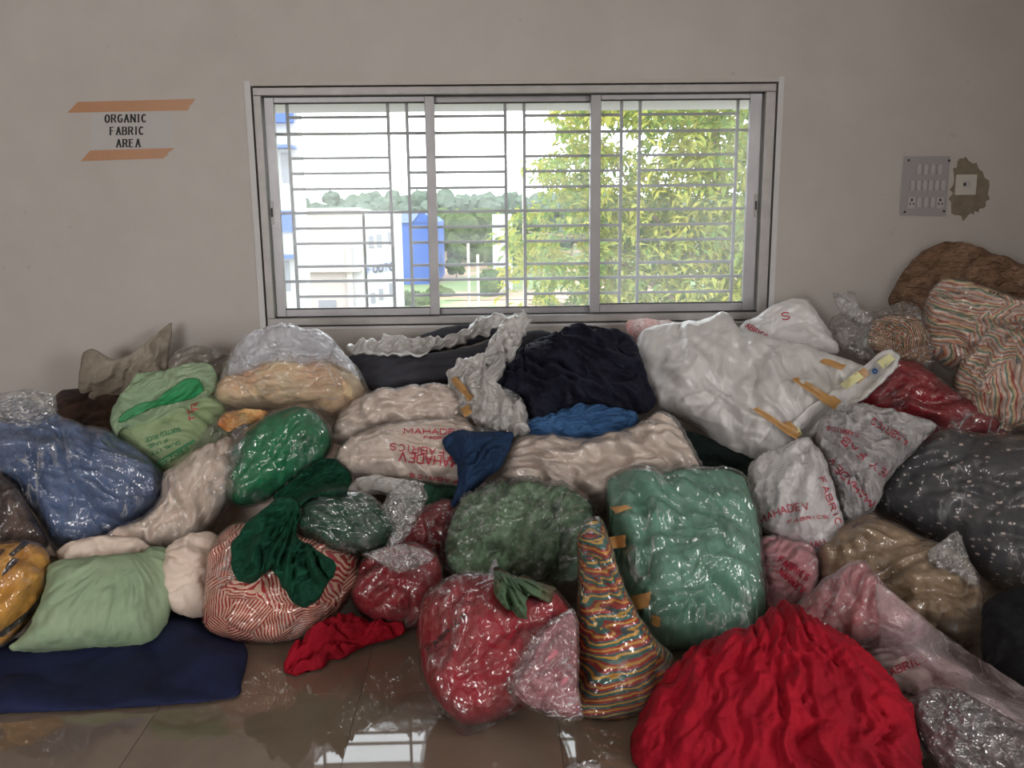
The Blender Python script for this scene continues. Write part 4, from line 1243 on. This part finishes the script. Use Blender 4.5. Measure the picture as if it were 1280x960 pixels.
# --- right middle: carrier bags and motif bag
car2 = reg(bundle('printed_carrier_bag', 'grey crumpled carrier bag with red lettering resting against the motif bag', 'bag',
    [(1028, 528), (1050, 512), (1072, 506), (1110, 514), (1150, 524), (1168, 532), (1155, 550), (1125, 580), (1108, 600), (1098, 628), (1075, 648), (1052, 660), (1045, 620), (1035, 580), (1022, 550)],
    F_GREYB, (.11, .12), film_mat=P_MILK, film_part='carrier_plastic', depth=3.34, folds=[('r', (1035, 545), 12, .055, 'b', 40)]+soft(.05, .02, -40), n=84, fcr=crinkle(.014, -40, .05)))
car1 = reg(bundle('printed_carrier_bag', 'white carrier bag with red lettering resting on the pink one', 'bag',
    [(938, 585), (955, 570), (985, 558), (1005, 553), (1022, 562), (1035, 590), (1045, 625), (1056, 670), (1040, 686), (1012, 690), (1000, 680), (975, 672), (948, 655), (937, 620)],
    F_WHITE, (.12, .12), film_mat=P_MILK, film_part='carrier_plastic', depth=3.2, folds=soft(.10, .030, 60), n=68, fcr=crinkle(.014, 60, .06)))
print_on([car1['film']], 'MAHADEV', (950, 657), (1012, 637), 9, I_RED, car1['root'], 1.3, bend=5)
print_on([car1['film']], 'FABRICS', (985, 655), (1035, 648), 4, I_RED, car1['root'], .9, bend=2)
print_on([car1['film']], 'FABRICS', (1024, 598), (1050, 668), 7, I_RED, car1['root'], 1.3)
print_on([car1['film']], 'MAH', (1010, 688), (1032, 681), 8, I_RED, car1['root'], 1.3)
print_on([car2['film']], 'FABRICS', (1136, 549), (1092, 522), 8, I_RED, car2['root'], 1.3)
print_on([car2['film']], 'EY FAB', (1110, 590), (1056, 545), 9, I_RED, car2['root'], 1.6)
print_on([car2['film']], 'MAHADEV', (1094, 628), (1040, 572), 9, I_RED, car2['root'], 1.5)
print_on([car2['film']], 'FABRICS', (1074, 541), (1034, 532), 5, I_RED, car2['root'], 1.1)
gapb = reg(bundle('dark_gap_filler', 'black filler added for the shade of the gap under the big white bag', 'bundle',
    [(845, 540), (880, 545), (930, 570), (965, 580), (960, 620), (900, 625), (860, 600)], F_DARKGAP, (.06, .12), depth=3.62, n=36))  # added to make the gap dark, only shade lies there
dots = reg(bundle('motif_fabric_bag', 'plastic bag of charcoal cloth dotted with pale motifs', 'bag',
    [(1095, 632), (1115, 590), (1145, 560), (1180, 543), (1210, 545), (1250, 548), (1300, 555), (1350, 580), (1360, 680), (1330, 740), (1280, 738), (1230, 722), (1200, 690), (1160, 672), (1120, 650)],
    F_DOTS, (.17, .16), film_mat=film('smoky_polythene', .05, crease=.3, stretch=(1, 1, .3), rot=-30), depth=3.28, folds=soft(.2, .02, 30), n=64))
# --- left middle
sackg = reg(bundle('rice_sack', 'light green woven sack printed in green and red, mouth open', 'sack',
    [(146, 540), (190, 515), (225, 500), (250, 490), (275, 500), (288, 530), (285, 560), (262, 576), (235, 586), (205, 590), (180, 570), (155, 552)],
    F_SACKGREEN, (.11, .13), dy=.02, folds=soft(.12, .014, -35), n=56))
SEED[0] += 1
f_, b_ = puff_geo([(138, 528), (142, 508), (158, 486), (172, 468), (205, 464), (240, 454), (262, 455), (272, 474), (268, 490), (245, 503), (205, 522), (170, 535), (150, 536), (146, 548)], sackg['Y']-.02, .07, .06, 64, folds=soft(.05, .012, 25)+[('d', 27, .10, 4, .025, 'b')], seed=SEED[0])
add_closed('open_mouth', f_, b_, F_PALEGREEN, sackg['root'])
mo = bpy.data.objects[-1] if False else [o for o in sackg['root'].children if o.name.startswith('open_mouth')][0]
SEED[0] += 1
f_, b_ = drape_geo([(148, 528), (156, 514), (178, 503), (196, 500), (212, 486), (234, 473), (248, 474), (254, 488), (240, 498), (210, 506), (185, 512), (160, 525)], [mo], 36, .004, soft(.03, .006, 25), SEED[0], corners=(0, 6, 7, 11))
add_closed('green_lining', f_, b_, F_MINTSACK, sackg['root'])
st_ = [sackg['fabric']]
print_on(st_, 'SORTED', (225, 534), (200, 541), 5, I_GREEN, sackg['root'], 1.1)
print_on(st_, 'RICE', (196, 543), (181, 548), 5, I_GREEN, sackg['root'], 1.1)
print_on(st_, 'FINE', (208, 548), (184, 557), 4, I_GREEN, sackg['root'], 1.0)
print_on(st_, 'QUALITY', (224, 551), (188, 566), 4, I_GREEN, sackg['root'], 1.0)
patch_on(st_, [(196, 577), (242, 549), (247, 555), (202, 584)], I_GREEN, sackg['root'], 'printed_panel', nx=12, ny=3, off=.003)
print_on(st_, 'DESTONED', (243, 553), (200, 578), 5, F_SACKGREEN, sackg['root'], 1.1, off=.02)
print_on(st_, 'QUATE', (246, 563), (216, 582), 8, I_RED, sackg['root'], 1.4)
print_on(st_, 'R', (248, 511), (247, 503), 8, I_RED, sackg['root'], 1.4)
print_on(st_, 'TT', (244, 525), (242, 511), 7, I_RED, sackg['root'], 1.4)
blue = reg(bundle('blue_fabric_bag', 'clear bag packed with slate blue jersey, above the pale green sack', 'bag',
    [(-30, 520), (20, 500), (62, 512), (85, 532), (130, 540), (165, 560), (195, 585), (211, 605), (205, 625), (185, 645), (150, 668), (110, 688), (76, 694), (62, 680), (48, 650), (22, 612), (-5, 590), (-35, 560)],
    F_BLUE, (.17, .16), dy=-.03, film_mat=P_CLEAR2, n=72, folds=soft(.12, .022, -55), fcr=crinkle(.010, -65, .07)))
SEED[0] += 1
f_, b_ = puff_geo([(-20, 500), (10, 490), (40, 487), (66, 494), (72, 512), (64, 528), (40, 540), (10, 530), (-15, 520)], blue['Y']-.02, .06, .05, 40, folds=crinkle(.012, 20, .06), seed=SEED[0], jit=2)
add_closed('loose_bag_top', f_, b_, P_WISP, blue['root'])
creamb = reg(bundle('cream_fabric_bag', 'clear bag of cream cloth between the blue and emerald bags', 'bag',
    [(205, 592), (232, 575), (262, 558), (285, 545), (295, 570), (290, 610), (272, 645), (252, 668), (215, 686), (150, 682), (128, 672), (175, 652), (200, 625)],
    F_CREAM, (.13, .13), dy=.04, film_mat=P_CLEAR, n=56, folds=soft(.09, .026, 60),
    film_pts=[(204, 594), (232, 572), (255, 545), (275, 520), (300, 515), (318, 530), (312, 570), (298, 610), (280, 645), (258, 672), (215, 690), (150, 686), (124, 672), (172, 652), (198, 625)]))
emer = reg(bundle('green_fabric_bag', 'clear bag of bright emerald jersey above the striped bag', 'bag',
    [(284, 610), (288, 575), (305, 545), (335, 522), (370, 509), (396, 518), (410, 538), (413, 560), (398, 583), (365, 604), (335, 624), (305, 633), (290, 626)],
    F_GREEN, (.15, .13), dy=-.02, film_mat=P_CLEAR2, n=64, folds=soft(.16, .018, 35), fcr=crinkle(.009, 35, .07), film_scale=1.06))
SEED[0] += 1
f_, b_ = puff_geo([(272, 530), (282, 516), (305, 512), (330, 512), (332, 520), (308, 530), (285, 538)], emer['Y']+.05, .02, .02, 28, folds=soft(.03, .01), seed=SEED[0], jit=2)
add_closed('orange_scrap', f_, b_, fabric('orange_cloth', rgb(190, 112, 58), rgb(204, 160, 116), scale=24), emer['root'])
darkg = reg(bundle('dark_green_fabric_bag', 'small clear bag of dark green cloth lying on the striped bag', 'bag',
    [(371, 650), (376, 630), (405, 620), (445, 616), (468, 625), (485, 645), (497, 662), (490, 678), (460, 690), (425, 692), (395, 686), (374, 676)],
    F_DKGREEN2, (.10, .10), dy=-.09, film_mat=P_CLEAR3, n=52, folds=soft(.10, .016, -50), fcr=crinkle(.010, -55, .06)))
SEED[0] += 1
f_, b_ = puff_geo([(478, 632), (490, 612), (505, 600), (525, 604), (534, 620), (524, 645), (512, 665), (500, 682), (482, 684), (490, 660)], darkg['Y']-.02, .05, .04, 44, folds=crinkle(.02, 70, .045), seed=SEED[0], jit=2)
add_closed('knotted_tail', f_, b_, P_WISP, darkg['root'])
reg(bundle('maroon_fabric_bag', 'maroon cloth bag tucked behind the knotted red bag', 'bag',
    [(498, 668), (520, 640), (548, 628), (575, 635), (570, 670), (560, 705), (520, 705), (500, 690)], F_MAROON, (.08, .12), dy=.10, film_mat=P_CLEAR, n=44))
reg(bundle('white_print_scrap', 'crumpled white carrier with a red stripe under the printed sack', 'bag',
    [(432, 612), (448, 598), (475, 593), (500, 600), (530, 604), (535, 618), (505, 622), (470, 616), (445, 622)], P_TORN, (.04, .05), dy=.04, part='carrier_plastic', n=40, folds=soft(.04, .012)))
reg(bundle('dark_green_bundle', 'very dark green bundle in the gap above the maroon bag', 'bundle',
    [(505, 606), (545, 606), (580, 612), (572, 640), (540, 648), (510, 640)], F_DKGREEN2, (.06, .12), dy=.12, n=36))
# --- centre: sage bag, mint bag
sage = reg(bundle('sage_floral_bag', 'clear knotted bag of sage green floral cotton', 'bag',
    [(556, 690), (565, 650), (585, 620), (620, 605), (665, 608), (715, 618), (740, 632), (738, 665), (728, 700), (718, 725), (680, 728), (640, 722), (600, 724), (565, 712)],
    F_SAGE, (.14, .14), dy=-.02, film_mat=P_CLEAR, n=72, folds=soft(.08, .03, 40)+[('r', (619, 703), 12, .02, 'b', 40)],
    fcr=[('r', (619, 703), 22, .04, 'k', 20)]+crinkle(.006, 50, .06),
    film_pts=[(549, 695), (556, 660), (575, 625), (600, 608), (630, 602), (670, 605), (720, 616), (742, 632), (742, 668), (732, 702), (720, 729), (680, 732), (645, 727), (622, 712), (605, 726), (565, 718)]))
SEED[0] += 1
_t, _d = cast(bvh_of([sage['film']]), 620, 703)
_ky = (CAM+_d*(_t-.008))[1] if _t else sage['Y']-.08
f_, b_ = puff_geo([(611, 712), (614, 704), (617, 698), (623, 698), (625, 704), (622, 712), (616, 722), (610, 720)], _ky, .014, .02, 20, folds=crinkle(.006, 70, .015), seed=SEED[0], jit=.6)
add_closed('knot', f_, b_, P_MILK, sage['root'])
mint = reg(bundle('mint_fabric_bag', 'upright clear bag of mint green jersey with bits of tan tape', 'bag',
    [(760, 605), (785, 596), (840, 598), (890, 594), (925, 596), (938, 625), (948, 665), (952, 710), (956, 765), (930, 800), (880, 812), (835, 818), (800, 806), (785, 770), (775, 720), (764, 665)],
    F_MINT, (.17, .15), dy=-.06, tilt=24, film_mat=P_CLEAR2, n=84, folds=soft(.17, .022, -50)+[('r', (915, 690), 9, .018, 'b', 40)], fcr=crinkle(.010, -40, .07), q=.42, p=3.0))
for q in ([(760, 634), (780, 632), (792, 634), (770, 642)], [(758, 672), (783, 668), (782, 684), (762, 686)], [(782, 747), (813, 740), (812, 758), (786, 766)], [(815, 768), (826, 772), (824, 785), (816, 782)]):
    patch_on([mint['film']], q, T_TAPE, mint['root'], rag=1.5, nx=8)
pinkb = reg(bundle('pink_print_bag', 'pinkish carrier bag with red print squeezed beside the mint bag', 'bag',
    [(946, 690), (955, 672), (985, 675), (1010, 680), (1022, 700), (1020, 730), (1005, 755), (980, 772), (955, 772), (945, 740)],
    F_PINK, (.10, .12), film_mat=P_PINK, film_part='carrier_plastic', dy=.05, n=48, folds=soft(.06, .016, 20)))
print_on([pinkb['film']], 'FABRICS', (972, 702), (1008, 726), 8, I_RED, pinkb['root'], 1.8)
print_on([pinkb['film']], 'MAHADEV', (972, 716), (1002, 742), 8, I_RED, pinkb['root'], 1.8)
tan = reg(bundle('tan_fabric_bag', 'clear bag of tan cotton beneath the motif bag', 'bag',
    [(1022, 700), (1040, 670), (1065, 652), (1090, 645), (1120, 660), (1160, 680), (1195, 690), (1220, 720), (1230, 760), (1222, 795), (1195, 815), (1130, 815), (1075, 790), (1035, 745)],
    F_TAN, (.17, .16), film_mat=P_CLEAR, auto=False, depth=2.92, n=68, folds=soft(.10, .025, -15)))
SEED[0] += 1
f_, b_ = puff_geo([(1160, 690), (1178, 676), (1196, 664), (1204, 676), (1212, 700), (1222, 720), (1220, 735), (1200, 722), (1180, 715), (1165, 708)], tan['Y']-.15, .03, .03, 36, folds=crinkle(.016, 50, .05), seed=SEED[0], jit=1.5)
add_closed('bag_corner', f_, b_, P_WISP, tan['root'])
darkvoid = reg(bundle('dark_void_filler', 'black filler added for the dark void behind the tan bag', 'bag',
    [(1228, 760), (1256, 738), (1300, 734), (1360, 740), (1370, 900), (1310, 905), (1260, 885), (1230, 830)], F_DARKVOID, (.10, .14), depth=2.75, n=40))  # shade of an empty gap, built as a black filler
# --- front row on the floor, left
reg(bundle('dark_fabric_bag', 'clear bag of blackish brown cloth on top of the mustard one', 'bag',
    [(-40, 600), (-10, 592), (20, 612), (45, 650), (60, 680), (40, 688), (0, 686), (-40, 690)], F_DARK, (.10, .12), film_mat=P_CLEAR, dy=-.02, n=48))
reg(bundle('mustard_fabric_bag', 'clear bag of mustard and black cloth beside the pale green sack', 'bag',
    [(-40, 690), (0, 684), (35, 680), (56, 686), (63, 705), (56, 740), (40, 770), (18, 795), (-10, 810), (-45, 800)], F_ORANGE, (.12, .12), film_mat=P_CLEAR, depth=2.88, n=52))
reg(bundle('cream_sack', 'flattened pinkish cream sack between the blue bag and the pale green sack', 'sack',
    [(70, 690), (95, 678), (130, 670), (165, 672), (188, 682), (190, 700), (150, 712), (90, 712)], F_CREAM, (.06, .12), depth=3.1, n=40))
reg(bundle('cream_sack', 'cream sack standing on the navy sheet behind the pale green sack', 'sack',
    [(205, 690), (230, 672), (258, 664), (275, 675), (272, 720), (262, 765), (240, 772), (212, 760), (200, 730)], F_CREAM, (.09, .12), depth=3.02, n=44))
# navy sheet spread on the floor
sheet_pts = [(-60, 800), (0, 800), (100, 790), (210, 775), (235, 762), (262, 764), (285, 790), (306, 805), (309, 825), (303, 850), (292, 872), (200, 882), (100, 888), (0, 892), (-60, 895)]
SEED[0] += 1
G, u_, v_ = patch_px(sheet_pts, 70, (0, 4, 10, 14), .8, 5)
dd = dirs(G); tt = (.006-CAM_H)/dd[..., 2]
Q = CAM+dd*tt[..., None]
hh = np.abs(fbm(Q[..., 0]*2.2+Q[..., 1]*1.6, Q[..., 1]*1.1-Q[..., 0]*.4, 9, 2))*.035+np.abs(fbm(Q[..., 0]*7, Q[..., 1]*4, 19, 2))*.008
rim = (np.clip(1-np.abs(u_)**8, 0, 1)*np.clip(1-np.abs(v_)**8, 0, 1))
top = Q.copy(); top[..., 2] += hh*1.7*rim**.5+.004*rim
bot = Q.copy(); bot[..., 2] = .003
root = thing('navy_sheet', 'navy blue cloth sheet spread flat on the tiles', 'sheet', top)
navysheet = add_closed('cloth', top, bot, F_NAVY, root)
reg(bundle('pale_green_sack', 'plump pale green cloth sack lying on the navy sheet', 'sack',
    cr(0, 640, [(235, 240), (420, 215), (560, 205), (680, 200), (690, 168), (740, 162), (790, 172), (855, 210), (850, 265), (825, 360), (800, 480), (770, 560), (720, 620), (670, 650), (400, 655), (150, 660), (40, 640), (130, 560), (190, 420), (215, 330)]),
    F_PALEGREEN, (.15, .15), depth=2.92, n=76, folds=[('r', (160, 690), 10, .016, 'b', 40)]+soft(.2, .012, 70), corners=(0, 7, 12, 16), fl=.03))
redcl = None
stripe = reg(bundle('striped_jersey_bag', 'clear bag of red and white striped jersey on the floor', 'bag',
    [(262, 690), (285, 662), (330, 655), (380, 668), (425, 688), (451, 700), (452, 715), (440, 742), (415, 776), (380, 799), (340, 806), (290, 800), (258, 784), (254, 755), (258, 715)],
    F_STRIPE, (.17, .15), film_mat=P_CLEAR, depth=2.98, n=68, folds=soft(.12, .018, 20), film_scale=1.02))
redk = reg(bundle('knotted_red_bag', 'clear knotted bag of red cloth beside the striped bag', 'bag',
    [(445, 725), (455, 700), (480, 688), (510, 682), (540, 692), (552, 710), (548, 740), (540, 770), (510, 785), (475, 782), (450, 765), (440, 745)],
    F_REDB, (.13, .13), film_mat=P_CLEAR, depth=2.98, n=56, folds=soft(.12, .014, 40), fcr=[('r', (495, 705), 22, .014, 'k', 20)]))
SEED[0] += 1
f_, b_ = puff_geo([(452, 694), (480, 684), (500, 680), (525, 686), (545, 694), (530, 706), (505, 716), (488, 714), (470, 702)], redk['Y']-.13, .025, .03, 40, folds=crinkle(.014, 20, .04), seed=SEED[0], jit=1.6)
add_closed('gathered_neck', f_, b_, P_WISP, redk['root'])
# bottle green shirt thrown over the striped bag
shirt_t = [stripe['film'], darkg['film'], emer['film'], mah['film']]
drape('green_shirt', 'bottle green shirt thrown over the striped jersey bag', 'shirt',
    cr(240, 600, [(330, 140), (430, 80), (500, 110), (510, 180), (490, 260), (560, 310), (640, 360), (680, 410), (640, 490), (580, 570), (520, 602), (450, 540), (400, 460), (370, 425), (310, 470), (250, 485), (200, 455), (180, 370), (190, 300), (250, 210)]),
    shirt_t, F_DKGREEN, n=84, T=.03, folds=[('r', (372, 628), 10, .06, 'b', 20), ('d', 60, .04, 4, .03, 'b')], corners=(1, 7, 10, 16), sm=30, jit=2)
drape('green_shirt', 'bottle green garment squeezed between the emerald bag and printed sack', 'shirt',
    cr(240, 380, [(380, 905), (450, 850), (540, 770), (600, 735), (660, 725), (720, 770), (750, 820), (730, 880), (660, 905), (560, 915), (500, 960), (420, 960)]),
    shirt_t, F_DKGREEN, n=60, T=.06, folds=[('r', (405, 590), 9, .05, 'b', 20), ('d', 40, .035, 4, .025, 'b')], sm=30, lift=.01)
# red garment on the floor
redcl = reg(bundle('red_garment', 'crumpled bright red garment on the bare tiles', 'garment',
    [(355, 838), (360, 818), (380, 800), (405, 786), (440, 778), (462, 780), (505, 786), (500, 794), (465, 802), (450, 808), (425, 823), (412, 820), (405, 836), (385, 844), (368, 850)],
    F_RED, (.04, .03), depth=ground(430, 825)[1]+.03, n=60, folds=soft(.05, .022, 25), corners=(0, 6, 7, 14), tilt=45, fl=.005))
# --- front row on the floor, centre
redf = reg(bundle('red_floral_bag', 'large clear bag of crimson cloth with a floral cloth end over it', 'bag',
    [(524, 790), (530, 755), (552, 732), (590, 724), (640, 728), (690, 745), (712, 765), (705, 800), (680, 840), (672, 872), (640, 892), (606, 904), (574, 902), (546, 874), (529, 842)],
    F_REDB, (.18, .16), film_mat=P_CLEAR2, depth=2.56, n=80, folds=soft(.16, .022, 35), fcr=crinkle(.012, 60, .07),
    film_pts=[(520, 790), (528, 752), (550, 728), (590, 720), (642, 724), (694, 742), (716, 765), (710, 802), (688, 845), (662, 882), (620, 905), (584, 926), (566, 910), (541, 880), (525, 842)]))
print_on([redf['film']], 'FABRICS', (536, 815), (583, 770), 5, I_BLACK, redf['root'], 1.2)
rain = reg(bundle('rainbow_knit_bag', 'clear bag of red, teal and yellow striped knit leaning on the mint bag', 'bag',
    [(722, 672), (738, 655), (758, 662), (764, 690), (775, 730), (792, 770), (815, 800), (838, 818), (830, 860), (800, 890), (760, 904), (728, 896), (720, 850), (720, 780), (724, 720)],
    F_RAINBOW, (.14, .14), film_mat=P_CLEAR, depth=2.58, tilt=24, n=72, folds=soft(.10, .018, -20), corners=(0, 2, 7, 11)))
SEED[0] += 1
f_, b_ = puff_geo([(632, 858), (645, 828), (668, 795), (690, 775), (718, 762), (724, 800), (724, 860), (728, 898), (700, 900), (665, 888), (645, 875)], redf['Y']-.16, .07, .06, 56, folds=crinkle(.014, 65, .05)+soft(.05, .01), seed=SEED[0], jit=1.2)
root = thing('pink_fabric_bag', 'small cloudy pink plastic bag between the crimson and striped knit bags', 'bag', f_)
add_closed('plastic_film', f_, b_, P_WISP, root)
f2, b2 = puff_geo(scale_pts([(632, 858), (645, 828), (668, 795), (690, 775), (718, 762), (724, 800), (724, 860), (728, 898), (700, 900), (665, 888), (645, 875)], .93), redf['Y']-.155, .055, .05, 40, folds=soft(.06, .012), seed=SEED[0], jit=1.0)
add_closed('fabric', f2, b2, F_PINK, root)
# floral cloth tail hanging from the sage bag
drape('floral_cloth_tail', 'sage green floral cloth end hanging over the crimson bag', 'cloth',
    cr(500, 590, [(450, 430), (500, 470), (545, 490), (600, 485), (650, 515), (725, 530), (715, 612), (660, 600), (610, 580), (592, 620), (600, 690), (535, 668), (470, 620), (440, 560)]),
    [sage['film'], redf['film']], fabric('sage_floral_print', rgb(90, 116, 88, 1.3), rgb(92, 60, 52, 1.4), scale=22), n=56, T=.035, jit=2.5, folds=[('r', (620, 705), 9, .05, 'b', 10), ('d', 60, .03, 3, .02, 'b')], corners=(0, 5, 6, 12), lift=.01)
# --- front right
inner = reg(bundle('printed_carrier_bag', 'pinkish white carrier bag with red lettering under the stretched clear sheet', 'bag',
    [(1078, 815), (1110, 806), (1150, 815), (1190, 832), (1215, 850), (1200, 880), (1160, 880), (1120, 865), (1090, 845)],
    F_WHITE, (.08, .10), film_mat=P_PINK, film_part='carrier_plastic', depth=2.52, n=48, folds=soft(.06, .012, 10)))
print_on([inner['film']], 'FABRICS', (1106, 848), (1160, 826), 9, I_RED, inner['root'], 1.6)
greyf = reg(bundle('grey_fabric_bag', 'clear bag of grey and white cloth on the floor beside the red cloth', 'bag',
    [(1135, 880), (1165, 862), (1210, 868), (1260, 890), (1310, 920), (1330, 990), (1270, 1010), (1200, 990), (1160, 940), (1140, 905)],
    fabric('grey_mottled_cloth', rgb(120, 112, 114, 1.9), rgb(48, 50, 58, 1.9)), (.14, .14), film_mat=P_WISP, depth=2.36, n=60, folds=soft(.09, .02, -35)))
redp = reg(bundle('pink_red_bag', 'milky plastic bag with pinkish red cloth showing through, behind the red cloth', 'bag',
    [(985, 775), (1010, 748), (1040, 725), (1068, 708), (1082, 706), (1098, 730), (1130, 760), (1160, 785), (1140, 800), (1090, 806), (1040, 802), (1000, 792)],
    F_REDB, (.12, .14), film_mat=P_PINK, film_part='milky_plastic', depth=2.56, n=60, folds=soft(.10, .018, 60), fcr=crinkle(.012, 60, .06), film_scale=1.06))
drape('stretched_sheet', 'long stretched cloudy plastic sheet running from the milky bag to the floor', 'plastic sheet',
    [(1100, 795), (1095, 730), (1125, 748), (1170, 785), (1220, 820), (1290, 865), (1340, 900), (1340, 960), (1290, 915), (1230, 880), (1180, 850), (1140, 825), (1100, 808)],
    [inner['film'], greyf['film'], redp['film'], tan['film'], darkvoid['fabric']], P_PINK, n=60, T=.02, folds=[('d', -35, .04, 8, .012, 'k'), ('d', -35, .07, 6, .012, 'b')], part='plastic_film', corners=(1, 6, 7, 12), sm=60, lift=.02)
# the big red cloth in the foreground
rp = [(790, 940), (800, 905), (822, 870), (850, 840), (875, 818), (905, 806), (930, 800), (948, 790), (965, 770), (985, 768), (1010, 784), (1050, 806), (1085, 830), (1115, 862), (1135, 900), (1146, 940), (1150, 990), (1130, 1040), (1000, 1060), (860, 1050), (800, 1010), (790, 970)]
big_red = bundle('red_cloth', 'large mound of gathered bright red cloth on the floor beside the mint bag', 'cloth', rp,
    F_RED, (.27, .15), depth=2.27, n=140, tilt=18, auto=False, folds=[('r', (950, 705), 11, .055, 'b', 70), ('r', (985, 720), 22, .016, 'b', 60), ('d', 80, .10, 6, .009, 'b'), ('d', 60, .03, 6, .004, 'b')], corners=(2, 12, 16, 20), q=.42, p=2.6, jit=2.5)
# film scrap on the tiles
o = bundle('film_scrap', 'small scrap of clear film lying on the tiles', 'plastic scrap',
    [(706, 962), (712, 955), (725, 958), (738, 954), (750, 956), (752, 966), (730, 972), (712, 970)], P_WISP, (.02, .01), part='film', depth=ground(728, 962)[1], n=24, folds=crinkle(.01, 20, .03), tilt=40)
